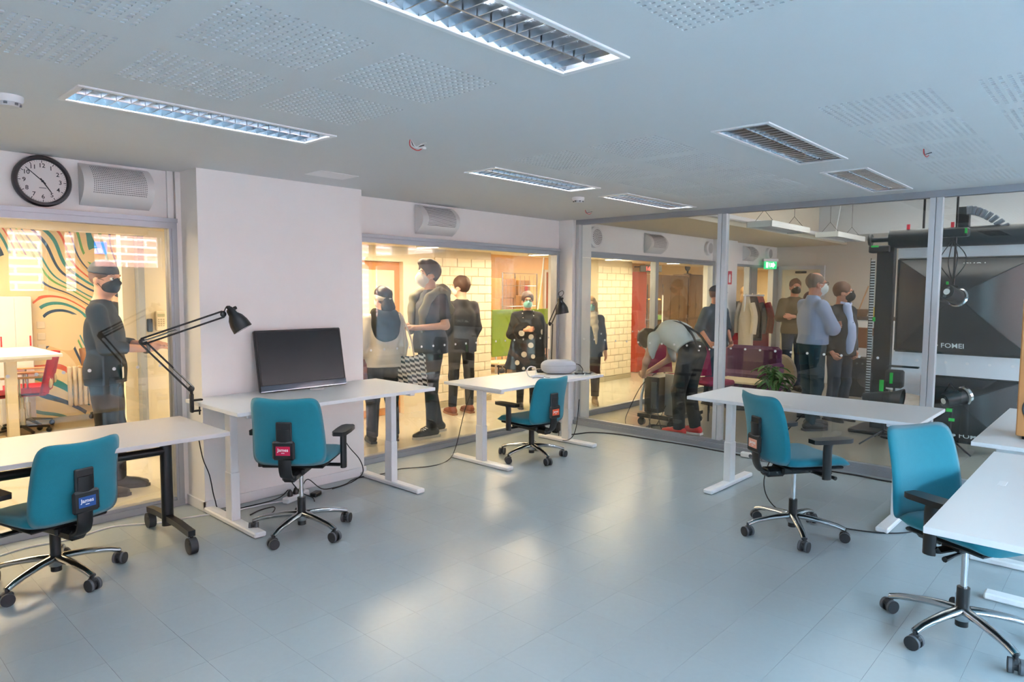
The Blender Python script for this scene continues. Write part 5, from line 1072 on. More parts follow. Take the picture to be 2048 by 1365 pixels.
def surface_nets(F, lo, h):
    S = F < 0; n = F.shape; c = np.zeros([m - 1 for m in n], int)
    offs = [(i, j, k) for i in (0, 1) for j in (0, 1) for k in (0, 1)]
    for o in offs: c += S[o[0]:n[0] - 1 + o[0], o[1]:n[1] - 1 + o[1], o[2]:n[2] - 1 + o[2]]
    act = (c > 0) & (c < 8); A = np.argwhere(act); idx = np.full(act.shape, -1); idx[act] = np.arange(len(A))
    val = {o: F[A[:, 0] + o[0], A[:, 1] + o[1], A[:, 2] + o[2]] for o in offs}; sm = np.zeros((len(A), 3)); ct = np.zeros(len(A))
    for o in offs:
        for d in range(3):
            if o[d]: continue
            q = list(o); q[d] = 1; q = tuple(q); a, b = val[o], val[q]; m = (a < 0) != (b < 0); t = np.where(m, a / np.where(m, a - b, 1), 0)
            P = np.tile(np.array(o, float), (len(A), 1)); P[:, d] += t; sm += P * m[:, None]; ct += m
    V = (sm / ct[:, None] + A) * h + lo; fs = []
    for d in range(3):
        u, w_ = (d + 1) % 3, (d + 2) % 3; a = [slice(None)] * 3; b = [slice(None)] * 3; a[d] = slice(0, -1); b[d] = slice(1, None)
        E_ = np.argwhere(S[tuple(a)] != S[tuple(b)]); E_ = E_[(E_[:, u] > 0) & (E_[:, w_] > 0) & (E_[:, u] < n[u] - 1) & (E_[:, w_] < n[w_] - 1)]
        if not len(E_): continue
        def ci(du, dw): Q = E_.copy(); Q[:, u] += du; Q[:, w_] += dw; return idx[Q[:, 0], Q[:, 1], Q[:, 2]]
        q = np.stack([ci(-1, -1), ci(0, -1), ci(0, 0), ci(-1, 0)], 1); ins = S[E_[:, 0], E_[:, 1], E_[:, 2]]; q[~ins] = q[~ins][:, ::-1]; fs.append(q)
    return V, np.concatenate(fs)
SKIN = {'light': pm('skin_light', '#d9a184', .5, var=.05), 'pale': pm('skin_pale', '#dcae96', .5, var=.05), 'ruddy': pm('skin_ruddy', '#cf8f76', .5, var=.06)}
M_eye = pm('eye_white', '#e8e4de', .3); M_iris = pm('iris_dark', '#2c2420', .2)
def A3(*p): return np.array(p, float)
def person(label, loc, az, ht, P=None, skin='light', top=None, bottom=None, shoes=None, hair=None, mask=None, head=(0, 0), hands=('relax', 'relax'), glasses=None, extra=None, res=.0085, cap=None, group='visitors', body_w=1.0, belly=0.0, neckline=1.475):
    t = thing('person', label, 'person', (loc[0], loc[1], 0), -math.radians(az), group); s = ht / 1.75; t.scale = (s, s, s)
    J = dict(pel=(0, 0, .95), wai=(0, .01, 1.10), che=(0, .0, 1.28), nk=(0, -.015, 1.46), hd=(0, .02, 1.62), shl=(-.172, -.01, 1.385), shr=(.172, -.01, 1.385), ell=(-.215, -.03, 1.11), elr=(.215, -.03, 1.11), wrl=(-.23, .05, .87), wrr=(.23, .05, .87),
             hpl=(-.088, 0, .92), hpr=(.088, 0, .92), knl=(-.095, .02, .50), knr=(.095, .02, .50), anl=(-.10, -.03, .085), anr=(.10, -.03, .085), tol=(0, 1, 0), tor=(0, 1, 0), fwd=None)
    J.update(P or {}); J = {k: (A3(*v) if v is not None else None) for k, v in J.items()}
    sk = SKIN[skin]; top = dict(top or {}); bottom = dict(bottom or {})
    # head frame
    hy, hp = math.radians(-head[0]), math.radians(head[1]); R = np.array((Matrix.Rotation(hy, 3, 'Z') @ Matrix.Rotation(hp, 3, 'X')))
    hc = J['hd']; H3 = lambda x, y, z: hc + R @ A3(x, y, z)
    # spine helper: capsules laid across the trunk give an oval section
    lat = lambda w_: A3(w_ * body_w, 0, 0)
    def trunk(S, g, lo_=True, sh=True, k=.09):
        if lo_: S.cone(J['pel'] - lat(.062), J['pel'] + lat(.062), .105 + g, k=k)
        S.cone(J['wai'] - lat(.05), J['wai'] + lat(.05), .093 + g, k=k)
        if belly: S.ell(J['wai'] + A3(0, .02, .02), (.13 + g, .085 + belly + g, .15), k=.10)
        S.cone(J['che'] - lat(.062), J['che'] + lat(.062), .100 + g, k=k); m = (J['wai'] + J['che']) / 2; S.cone(m - lat(.055), m + lat(.055), .095 + g, k=k)
        if sh: [S.cone(J['nk'] * .85 + J['che'] * .15, J['sh' + q] * .92 + J['che'] * .08, .05 + g * .4, .045 + g * .5, k=.05) for q in 'lr']; S.cone(J['che'], J['nk'] * .75 + J['che'] * .25, .085 + g * .6, .055 + g * .3, k=.06)
    B = SDF(res); trunk(B, -.012)
    B.cone(J['nk'] - A3(0, 0, .04), hc + R @ A3(0, -.02, -.05), .056, .052, k=.03)
    for q in 'lr':
        B.chain([J['sh' + q], J['el' + q], J['wr' + q]], [.048, .038, .026], k=.025); B.chain([J['hp' + q], J['kn' + q], J['an' + q]], [.078, .05, .036], k=.03)
        an, to = J['an' + q], J['to' + q] / np.linalg.norm(J['to' + q]); B.cone(an - A3(0, 0, .03), an + to * .15 - A3(0, 0, .045), .034, .026, k=.03)
    B.ell(H3(0, -.012, .035), (.077, .098, .098), R, k=.02).ell(H3(0, .03, -.045), (.06, .068, .075), R, k=.05).ell(H3(0, .045, -.085), (.034, .036, .026), R, k=.03)
    B.cone(H3(0, .092, .012), H3(0, .112, -.026), .010, .014, k=.014).ell(H3(0, .088, .028), (.055, .018, .012), R, k=.02)
    for sx in (-1, 1): B.ell(H3(sx * .076, -.012, -.008), (.011, .024, .033), R, k=.008); B.ell(H3(sx * .034, .098, .006), (.017, .014, .010), R, k=.01, sub=True)
    for qi, q in enumerate('lr'):
        w0 = J['wr' + q]; d = w0 - J['el' + q]; d = d / np.linalg.norm(d); mode = hands[qi]
        if isinstance(mode, (tuple, list)): d = A3(*mode[1]); d /= np.linalg.norm(d); nrm = A3(*mode[2]); curl = mode[0]
        else: nrm = A3(1 if q == 'l' else -1, .15, .1); curl = {'relax': .55, 'fist': 1.3, 'flat': .15}[mode]
        nrm = nrm - d * (nrm @ d); nrm /= np.linalg.norm(nrm); l_ = np.cross(d, nrm)            # nrm: out of the palm side; l_: across the palm
        if l_ @ A3(0, 1, 0) < 0 and not isinstance(mode, (tuple, list)): l_ = -l_
        pc = w0 + d * .055; B.cone(w0, pc, .026, .028, k=.012); B.cone(pc - l_ * .022 + d * .02, pc + l_ * .022 + d * .02, .0165, k=.014)
        for fi, (o, L_) in enumerate(((.031, .066), (.0105, .075), (-.0105, .07), (-.031, .054))):
            r0 = pc + l_ * o + d * .028; c1 = curl * .5; m1 = r0 + (d * math.cos(c1) + nrm * math.sin(c1)) * L_ * .55; c2 = curl * 1.3; e1 = m1 + (d * math.cos(c2) + nrm * math.sin(c2)) * L_ * .5; B.chain([r0, m1, e1], [.0105, .0095, .008], k=.004)
        tb = w0 + d * .03 + l_ * .026; tm_ = tb + (d * .6 + l_ * .6 + nrm * .4) * .036; B.chain([tb, tm_, tm_ + (d * .9 + nrm * .35) * .034], [.0125, .0105, .0085], k=.006)
    B.build('body', sk, t)
    for sx in (-1, 1):
        MB().ball(tuple(H3(sx * .034, .082, .006)), .0135, 10, 8).build('eye', M_eye, t); MB().ball(tuple(H3(sx * .034, .0925, .006)), .0062, 8, 6).build('iris', M_iris, t)
        if hair: MB().tube([tuple(H3(sx * .016, .1, .03)), tuple(H3(sx * .035, .1, .036)), tuple(H3(sx * .052, .088, .029))], [.0025, .0036, .002], 6).build('eyebrow', hair['mat'], t)
    g = .010 + top.get('loose', 0)
    if bottom:
        S = SDF(.011, .0022, 18); gb = bottom.get('loose', 0)
        S.cone(J['pel'] - lat(.066), J['pel'] + lat(.066), .108 + gb * .3, k=.08)
        for q in 'lr': an = J['an' + q] + A3(0, 0, bottom.get('hem', -.015)); S.chain([J['hp' + q], J['kn' + q], an], [.093 + gb, .066 + gb, .052 + gb], k=.03, cut=True)
        S.cut(J['wai'] + (J['pel'] - J['wai']) * .3, (J['wai'] - J['pel']) / np.linalg.norm(J['wai'] - J['pel'])); S.build('trousers', bottom['mat'], t)
        if bottom.get('belt'): b = MB(); c = J['wai'] * .62 + J['pel'] * .38; b.grid(lambda u, v: ((.168 * body_w) * math.cos(2 * math.pi * u), .118 * math.sin(2 * math.pi * u) + c[1] + .004, c[2] - .018 + .036 * v), 28, 1); b.build('belt', M_black, t); MB().box((0, c[1] + .123, c[2]), (.045, .008, .034), .003).build('belt_buckle', M_chrome, t)
    if top:
        S = SDF(.010, top.get('wr', .0028), top.get('wf', 24)); trunk(S, g); hem = top.get('hem', .88)
        if hem < .9:
            fl = top.get('flare', 0); lowp = A3(J['pel'][0], J['pel'][1], hem); S.cone(J['pel'] - lat(.066), lowp - lat(.07 + fl), .112 + g, .116 + g + fl * .7, k=.05); S.cone(J['pel'] + lat(.066), lowp + lat(.07 + fl), .112 + g, .116 + g + fl * .7, k=.05)
        sl = top.get('sleeve', 'long')
        for q in 'lr':
            sh, el, wr = J['sh' + q], J['el' + q], J['wr' + q]; w_ = top.get('arm', 0)
            if sl == 'long': S.chain([sh, el, el + (wr - el) * top.get('cuff', .93)], [.060 + w_, .052 + w_, .040 + w_ * .6], k=.03, cut=True)
            elif sl == 'rolled': S.chain([sh, el, el + (wr - el) * .25], [.060 + w_, .054 + w_, .052 + w_], k=.03, cut=True)
            else: S.cone(sh, sh + (el - sh) * top.get('cuff', .78), .062 + w_, .060 + w_, k=.04, cut=True)
        if top.get('collar'): S.cone(J['nk'] - A3(0, 0, .03), J['nk'] + A3(0, .01, .035), .074, .066, k=.02, cut=True)
        up_ = (J['nk'] - J['che']) / np.linalg.norm(J['nk'] - J['che'])
        if not top.get('collar'): S.cut(J['nk'] + up_ * (neckline - 1.46), up_)
        if not top.get('bent'): S.cut((0, 0, hem), (0, 0, -1))
        else: dn = (J['pel'] - J['wai']) / np.linalg.norm(J['pel'] - J['wai']); S.cut(J['wai'] + dn * .11, dn)
        S.build(top.get('name', 'shirt'), top['mat'], t)
    if shoes:
        for q in 'lr':
            an, to = J['an' + q], J['to' + q] / np.linalg.norm(J['to' + q]); S = SDF(.009); S.cone(an - to * .04 - A3(0, 0, .035), an + to * .13 - A3(0, 0, .05), .044, .036, k=.03).cone(an - A3(0, 0, .02), an + A3(0, 0, shoes.get('high', .015)), .047, .046, k=.03).cone(an + to * .05 - A3(0, 0, .045), an + to * .19 - A3(0, 0, .055), .043, .030, k=.03)
            S.cut((0, 0, an[2] - .070), (0, 0, -1)); so_ = S.build('shoe', shoes['mat'], t)
            b = MB(); ang = math.atan2(-to[0], to[1]); b.prism([(-.036, -.08), (.036, -.08), (.043, 0), (.047, .12), (.036, .2), (0, .228), (-.036, .2), (-.047, .12), (-.043, 0)], 0, .024, M=Matrix.Translation((an[0], an[1], an[2] - .085)) @ Matrix.Rotation(ang, 4, 'Z')); b.build('sole', shoes.get('sole', M_rubber), so_)
            if shoes.get('lace'): [MB().tube([tuple(an + to * (.06 + .022 * i) + A3(-.022, 0, .012 - .009 * i)), tuple(an + to * (.06 + .022 * i) + A3(.022, 0, .012 - .009 * i))], .004, 6).build('lace', shoes['lace'], so_) for i in range(4)]
    if hair:
        th = hair.get('th', .012); S = SDF(.0075, hair.get('wr', .003), 60); S.ell(H3(0, -.014, .04), (.079 + th, .098 + th, .098 + th * 1.2), R)
        for (c, r) in hair.get('lumps', []): S.ell(H3(*c), r, R, k=.03)
        for pts, rad in hair.get('locks', []): S.chain([H3(*p) for p in pts], rad, k=.02)
        fz = hair.get('line', .062); S.ell(H3(0, .115, fz - .105), (.085, .095, .11), R, sub=True)
        if not hair.get('long'): S.ell(H3(0, .05, -.135), (.14, .13, .125), R, sub=True); [S.ell(H3(sx * .095, .02, -.03), (.035, .045, .045), R, sub=True) for sx in (-1, 1)]
        if hair.get('bald'): S.ell(H3(0, .03, .13), (.062, .085, .062), R, sub=True)
        S.build('hair', hair['mat'], t)
    if cap:
        S = SDF(.007); S.ell(H3(0, -.012, .05), (.092, .112, .10), R).cut(H3(0, 0, .045), R @ A3(0, -.15, -1)); S.build('cap', cap['mat'], t)
        if cap.get('peak'): MB().grid(lambda u, v: tuple(H3((u - .5) * .15, .085 + .075 * v * math.sin(math.pi * (.15 + .7 * u)), .058 - .012 * v - .05 * (u - .5) ** 2)), 8, 4).grid(lambda u, v: tuple(H3((u - .5) * .15, .085 + .075 * v * math.sin(math.pi * (.15 + .7 * u)), .054 - .012 * v - .05 * (u - .5) ** 2)), 8, 4).build('cap_peak', cap['mat'], t)
    if mask:
        S = SDF(.006); S.ell(H3(0, .034, -.045), (.0675, .078, .072), R)
        if mask.get('beak'): S.cone(H3(0, .09, -.03), H3(0, .128, -.045), .045, .012, k=.04); S.cone(H3(0, .05, -.1), H3(0, .10, -.07), .03, .03, k=.03)
        S.cone(H3(0, .098, .0), H3(0, .117, -.026), .016, .018, k=.02)
        S.cut(H3(0, .0, .004), R @ A3(0, -.12, 1)).cut(H3(0, .025, 0), R @ A3(0, -1, .12)); S.build('face_mask', mask['mat'], t)
        for sx in (-1, 1):
            for z in (-.005, -.085): MB().tube([tuple(H3(sx * .066, .045, z)), tuple(H3(sx * .079, .01, z * .5 + .01)), tuple(H3(sx * .084, -.022, .012 + z * .25))], .0022, 5).build('ear_loop', mask.get('loop', mask['mat']), t)
    if glasses:
        gl_ = MB()
        for sx in (-1, 1):
            gl_.tube([tuple(H3(sx * .036 + .026 * math.cos(a), .112, .008 + .018 * math.sin(a))) for a in [k * math.pi / 8 for k in range(17)]], .0028, 6, False); gl_.tube([tuple(H3(sx * .062, .110, .014)), tuple(H3(sx * .082, .06, .014)), tuple(H3(sx * .084, -.02, .012))], .0028, 6)
        gl_.cyl(tuple(H3(-.011, .114, .012)), tuple(H3(.011, .114, .012)), .0028, n=6); gl_.build('glasses', glasses, t)
    if extra: extra(t, J, H3, R)
    return t
M_hd = pm('dark_hair', '#1f1712', .5, var=.3, vscale=60, bump=.4, bscale=150); M_hb = pm('brown_hair', '#4a2f20', .5, var=.3, vscale=60, bump=.4, bscale=150); M_hs = pm('short_hair', '#6e4c38', .6, var=.3, vscale=60, bump=.4, bscale=150); M_hl = pm('blond_hair', '#b08a55', .5, var=.3, vscale=60, bump=.4, bscale=150); M_hg = pm('grey_brown_hair', '#806a5c', .6, var=.2, vscale=60)
M_mb = pm('black_mask', '#131314', .7); M_mw = pm('white_mask', '#e4e4e0', .7); M_mbl = pm('mint_mask', '#8fd3cd', .7); M_mblu = pm('pale_blue_mask', '#a8c4dc', .7)
M_blk = pm('black_cotton', '#141416', .85, var=.15); M_jean = pm('dark_jeans', '#1c2a3c', .85, var=.15, bump=.1, bscale=200); M_trs = pm('black_trousers', '#191a1d', .8, var=.12); M_shoe = pm('black_shoe', '#17171a', .45)
def strap(t, pts, r, mat, name='strap', n=6): MB().tube(spline(pts, 6), r, 6).build(name, mat, t)

# 1 man in black, behind the left window
def x1(t, J, H3, R):
    w_ = J['wrr']; MB().lathe([(.034, -.014), (.037, 0), (.034, .014)], 16, M=Matrix.Translation(w_) @ Vector((0, 0, 1)).rotation_difference(Vector(J['wrr'] - J['elr'])).to_matrix().to_4x4()).build('wrist_cuff', M_black, t)
    MB().box((.10, .135, .93), (.05, .004, .085), .002).build('badge_card', M_text, t); strap(t, [(.10, .13, .97), (.11, .13, 1.03)], .002, M_greyrub, 'badge_cord')
    MB().lathe([(.02, -.003), (.024, 0), (.02, .003)], 14, M=Matrix.Translation((.13, .12, .84)) @ Matrix.Rotation(1.4, 4, 'X')).build('sunglass_lens', M_black, t)
person('man in a black jumper, grey cap and black mask behind the left window', (1.70, 5.86), 118, 1.80, dict(elr=(.22, .06, 1.13), wrr=(.06, .29, 1.10), ell=(-.22, .04, 1.12), wrl=(-.03, .30, 1.13), anl=(-.12, .03, .085), anr=(.12, -.06, .085), knl=(-.1, .03, .5)), 'light', dict(mat=M_blk, name='jumper', sleeve='long', cuff=.5, hem=.84, arm=.006), dict(mat=M_trs, loose=.008), dict(mat=M_shoe), dict(mat=M_hs, th=.005), dict(mat=M_mb), (28, 0), ((.35, (.55, .8, .1), (0, 0, -1)), (.35, (-.3, .9, .12), (0, 0, -1))), None, x1, cap=dict(mat=pm('grey_cap', '#4d4f55', .8)))
# 2 dark figure beside the column in the left room
person('person in dark clothes mostly hidden by the cream column', (2.70, 8.75), 170, 1.72, None, 'light', dict(mat=M_blk, name='jumper'), dict(mat=M_trs), dict(mat=pm('brown_shoe', '#4a3628', .5)), dict(mat=M_hd), dict(mat=M_mb), res=.012)
# 3 person in a navy jacket at the pillar edge, with a red bag
def x3(t, J, H3, R):
    MB().box((.26, .05, .80), (.12, .34, .26), .05).build('bag', pm('oxblood_leather', '#7a2a26', .45, var=.1), t); strap(t, [(.2, .05, .92), (.18, .06, 1.2), (.12, 0, 1.46)], .008, MATS['oxblood_leather'])
person('person in a navy quilted jacket with a red bag at the pillar edge', (3.86, 5.98), 10, 1.66, None, 'light', dict(mat=pm('navy_quilt', '#1e2b44', .6, var=.15), name='jacket', loose=.015, arm=.015, wr=.006, hem=.80), dict(mat=M_jean), dict(mat=M_shoe), dict(mat=M_hb), dict(mat=M_mbl), (0, 0), extra=x3, res=.012)
# 4 woman with tote bag seen from behind
def tote_material():
    m = bpy.data.materials.new('tote_print'); m.use_nodes = True; t_ = m.node_tree; b = t_.nodes['Principled BSDF']; L = t_.links.new
    tc = t_.nodes.new('ShaderNodeTexCoord'); mp = t_.nodes.new('ShaderNodeMapping'); mp.vector_type = 'POINT'; sx = t_.nodes.new('ShaderNodeSeparateXYZ'); L(tc.outputs['Object'], sx.inputs[0])
    mu = t_.nodes.new('ShaderNodeMath'); mu.operation = 'MULTIPLY_ADD'; mu.inputs[1].default_value = .55; L(sx.outputs['X'], mu.inputs[0]); L(sx.outputs['Z'], mu.inputs[2])
    cb = t_.nodes.new('ShaderNodeCombineXYZ'); L(sx.outputs['X'], cb.inputs[0]); L(mu.outputs[0], cb.inputs[1])
    sc_ = t_.nodes.new('ShaderNodeVectorMath'); sc_.operation = 'MULTIPLY'; sc_.inputs[1].default_value = (19, 34, 1); L(cb.outputs[0], sc_.inputs[0])
    ck_ = t_.nodes.new('ShaderNodeTexChecker'); ck_.inputs['Scale'].default_value = 1.0; ck_.inputs['Color1'].default_value = (.75, .74, .70, 1); ck_.inputs['Color2'].default_value = (.02, .02, .022, 1); L(sc_.outputs[0], ck_.inputs[0]); L(ck_.outputs['Color'], b.inputs['Base Color']); b.inputs['Roughness'].default_value = .85; return m
M_cream2 = pm('cream_hoodie', '#ddd5c8', .85, var=.06)
def x4(t, J, H3, R):
    S = SDF(.01, .004, 30); S.chain([(-.08, .05, 1.47), (-.10, -.06, 1.45), (0, -.11, 1.43), (.10, -.06, 1.45), (.08, .05, 1.47)], [.05] * 5, k=.03).ell((0, -.10, 1.34), (.17, .075, .13), k=.05).ell((0, -.115, 1.24), (.14, .05, .10), k=.05); S.build('black_scarf', M_blk, t)
    S = SDF(.007); S.ell(H3(0, -.012, .06), (.094, .115, .088), R).cut(H3(0, 0, .01), R @ A3(0, .25, -1)); S.build('dark_cap', pm('dark_satin_cap', '#241c22', .3), t)
    S = SDF(.006, .002, 50); S.ell(H3(0, -.012, .022), (.099, .118, .075), R).cut(H3(0, 0, .045), R @ A3(0, -.3, 1)).cut(H3(0, 0, -.015), R @ A3(0, .3, -1)); S.build('cream_headband', M_cream2, t)
    bag = MB(); sh = []
    def bf(o):
        def f(u, v): return ((u - .5) * (.36 - .04 * v) , o * (.035 * math.sin(math.pi * u) * math.sin(math.pi * min(1, v + .15)) + .002), -.40 * v + .01 * math.sin(8 * u))
        return f
    bo = MB().grid(bf(1), 14, 14).grid(bf(-1), 14, 14).build('tote_bag', tote_material(), t, 60); bo.location = (.26, -.12, .98); bo.rotation_euler = (0, math.radians(-8), math.radians(-25))
    for sx in (-.06, .06): strap(t, [(.26 + sx, -.12, .97), (.24 + sx * .5, -.13, 1.2), (.17, -.08, 1.46), (.16, .05, 1.40)], .009, M_cream2, 'tote_strap')
    MB().tube([(-.28, .02, .86), (-.26, .05, .90)], .012, 6).build('mitten', pm('mustard', '#c9a13c', .8), t)
person('woman in a cream hoodie and black scarf with a checked tote bag', (4.29, 5.80), 20, 1.63, dict(ell=(-.25, -.03, 1.12), wrl=(-.22, .12, .93), anl=(-.14, .0, .085), anr=(.12, .02, .085), knl=(-.12, .02, .5)), 'pale', dict(mat=M_cream2, name='hoodie', loose=.012, arm=.008, hem=.86, wr=.006), dict(mat=M_trs, loose=.012), dict(mat=M_shoe, high=.06), dict(mat=M_hd, long=True, lumps=[((0, -.09, -.10), (.09, .06, .12))], wr=.008), dict(mat=M_mw), (-25, 0), extra=x4)
# 5 tall man with a jumper over his shoulders
M_sage = pm('sage_wool', '#7d7b6c', .9, var=.1)
def x5(t, J, H3, R):
    S = SDF(.010, .006, 34); S.chain([(-.15, .10, 1.40), (-.17, .0, 1.45), (-.10, -.08, 1.47), (0, -.11, 1.47), (.10, -.08, 1.47), (.17, 0, 1.45), (.15, .10, 1.40)], [.04, .044, .05, .052, .05, .044, .04], k=.04).chain([(-.10, -.12, 1.44), (0, -.16, 1.36), (.10, -.12, 1.44)], [.05, .06, .05], k=.05).chain([(-.15, .10, 1.40), (-.11, .15, 1.25), (-.09, .15, 1.08)], [.045, .04, .03], k=.03).chain([(.15, .10, 1.40), (.11, .15, 1.25), (.10, .16, 1.05)], [.045, .04, .03], k=.03).chain([(-.17, -.06, 1.42), (-.13, -.14, 1.28), (.0, -.17, 1.23), (.13, -.14, 1.28), (.17, -.06, 1.42)], [.042] * 5, k=.05); S.build('draped_jumper', M_sage, t)
    MB().box((.262 * -1, -.02, 1.17), (.004, .028, .055), .002).build('arm_tattoo', M_hb, t)
person('tall man in a charcoal tee with a sage jumper over his shoulders', (4.86, 5.72), -82, 1.91, dict(ell=(-.25, -.02, 1.12), wrl=(-.12, .24, 1.10), elr=(.24, .0, 1.13), wrr=(.07, .25, 1.11), anl=(-.10, .05, .085), anr=(.10, -.16, .085), knl=(-.095, .05, .5), knr=(.095, -.05, .5)), 'pale', dict(mat=pm('charcoal_tee', '#3b4046', .85, var=.08), name='tee', sleeve='short', hem=.84, loose=.012, arm=.008), dict(mat=M_trs), dict(mat=M_shoe, sole=pm('white_sole', '#c8c4b4', .5), lace=M_text), dict(mat=M_hd, th=.020, lumps=[((0, .06, .115), (.07, .06, .04))]), dict(mat=M_mw, beak=1), (6, 4), ((.9, (.5, .8, .1), (0, 0, -1)), (.9, (-.6, .7, .1), (0, 0, -1))), None, x5)
# 6 man in a dark blazer from behind
person('man in a dark blazer and rust boots seen from behind', (5.98, 6.42), 15, 1.77, dict(anl=(-.13, 0, .085), anr=(.13, .02, .085), knl=(-.11, .0, .5), knr=(.11, .0, .5), wrl=(-.25, .08, .88), wrr=(.22, .12, .90)), 'pale', dict(mat=pm('dark_blazer', '#2c2e33', .8, var=.1), name='blazer', hem=.80, loose=.008, arm=.006, wr=.003), dict(mat=M_trs, hem=.02), dict(mat=pm('rust_suede', '#7c4228', .8), sole=pm('rust_sole', '#9a6a48', .6), high=.05), dict(mat=M_hb, th=.018), dict(mat=M_mw), (-40, 0))
# 7 woman in a dotted tunic
def dots_material():
    m = bpy.data.materials.new('dotted_cloth'); m.use_nodes = True; t_ = m.node_tree; b = t_.nodes['Principled BSDF']; L = t_.links.new
    tc = t_.nodes.new('ShaderNodeTexCoord'); vo = t_.nodes.new('ShaderNodeTexVoronoi'); vo.inputs['Scale'].default_value = 6.5; vo.inputs['Randomness'].default_value = .8; L(tc.outputs['Object'], vo.inputs['Vector'])
    lt_ = t_.nodes.new('ShaderNodeMath'); lt_.operation = 'LESS_THAN'; lt_.inputs[1].default_value = .30; L(vo.outputs['Distance'], lt_.inputs[0]); sx = t_.nodes.new('ShaderNodeSeparateXYZ'); L(tc.outputs['Object'], sx.inputs[0]); z1 = t_.nodes.new('ShaderNodeMath'); z1.operation = 'LESS_THAN'; z1.inputs[1].default_value = 1.20; L(sx.outputs['Z'], z1.inputs[0]); ml = t_.nodes.new('ShaderNodeMath'); ml.operation = 'MULTIPLY'; L(lt_.outputs[0], ml.inputs[0]); L(z1.outputs[0], ml.inputs[1])
    sy = t_.nodes.new('ShaderNodeMath'); sy.operation = 'ABSOLUTE'; L(sx.outputs['X'], sy.inputs[0]); s2 = t_.nodes.new('ShaderNodeMath'); s2.operation = 'LESS_THAN'; s2.inputs[1].default_value = .22; L(sy.outputs[0], s2.inputs[0]); m2 = t_.nodes.new('ShaderNodeMath'); m2.operation = 'MULTIPLY'; L(ml.outputs[0], m2.inputs[0]); L(s2.outputs[0], m2.inputs[1])
    mx = t_.nodes.new('ShaderNodeMix'); mx.data_type = 'RGBA'; mx.inputs[6].default_value = (.012, .012, .013, 1); mx.inputs[7].default_value = (.62, .58, .50, 1); L(m2.outputs[0], mx.inputs[0]); L(mx.outputs[2], b.inputs['Base Color']); b.inputs['Roughness'].default_value = .85; return m
def x7(t, J, H3, R):
    for k in range(22):
        a = math.pi * (k / 21); x = .085 * math.cos(a); p = (x, .10 + .05 * math.sin(a), 1.475 - .235 * math.sin(a)); MB().ball(p, .009 if k % 2 else .012, 8, 6).build('bead', M_text if k % 2 else M_black, t)
    MB().cyl((.0, .165, 1.23), (.0, .17, 1.13), .004, n=6).build('pendant', M_greyrub, t)
person('woman in a black tunic with large white dots and a mint mask', (6.92, 6.12), 222, 1.58, dict(elr=(.25, .03, 1.12), wrr=(.06, .20, 1.19), ell=(-.28, -.02, 1.14), wrl=(-.28, .03, .90)), 'light', dict(mat=dots_material(), name='tunic', hem=.60, loose=.045, flare=.05, arm=.014, wr=.004, wf=18), dict(mat=M_trs), dict(mat=M_shoe), dict(mat=M_hb, th=.018, wr=.004), dict(mat=M_mbl, loop=M_mw), (0, 2), ('relax', (.8, (-.7, .35, .15), (0, -1, -.2))), M_black, x7, body_w=1.15, belly=.05)
# 8 woman with scarf and denim jacket
M_scarf = pm('cream_scarf', '#d5c9b2', .9, var=.1); M_denim = pm('denim_blue', '#26384c', .8, var=.12)
def x8(t, J, H3, R):
    S = SDF(.009, .006, 36); S.chain([(-.08, .04, 1.49), (-.09, -.06, 1.48), (.09, -.06, 1.48), (.08, .04, 1.49), (0, .10, 1.44), (-.08, .04, 1.49)], [.045] * 6, k=.03).chain([(-.05, .11, 1.42), (-.06, .15, 1.25), (-.08, .16, 1.0)], [.06, .045, .02], k=.04).ell((0, .12, 1.36), (.10, .05, .09), k=.04); S.build('scarf', M_scarf, t)
person('woman in a denim jacket with a long cream scarf by the partition', (7.78, 5.70), 224, 1.53, dict(wrl=(-.25, .03, .86), wrr=(.25, .03, .86), anl=(-.09, .05, .085)), 'pale', dict(mat=M_denim, name='jacket', hem=.78, loose=.022, arm=.010), dict(mat=pm('brown_trousers', '#3a2c22', .85), loose=.012, hem=.05), dict(mat=pm('sand_boot', '#9a7d58', .8), high=.08, sole=pm('sand_sole', '#b09a78', .6)), dict(mat=M_hl, th=.012, long=True, locks=[([(-.08, .03, .02), (-.085, .04, -.1), (-.08, .05, -.2)], [.03, .03, .02]), ([(.08, .03, .02), (.085, .04, -.1), (.08, .05, -.2)], [.03, .03, .02])]), dict(mat=M_mbl), (0, 0), glasses=M_hb, extra=x8)
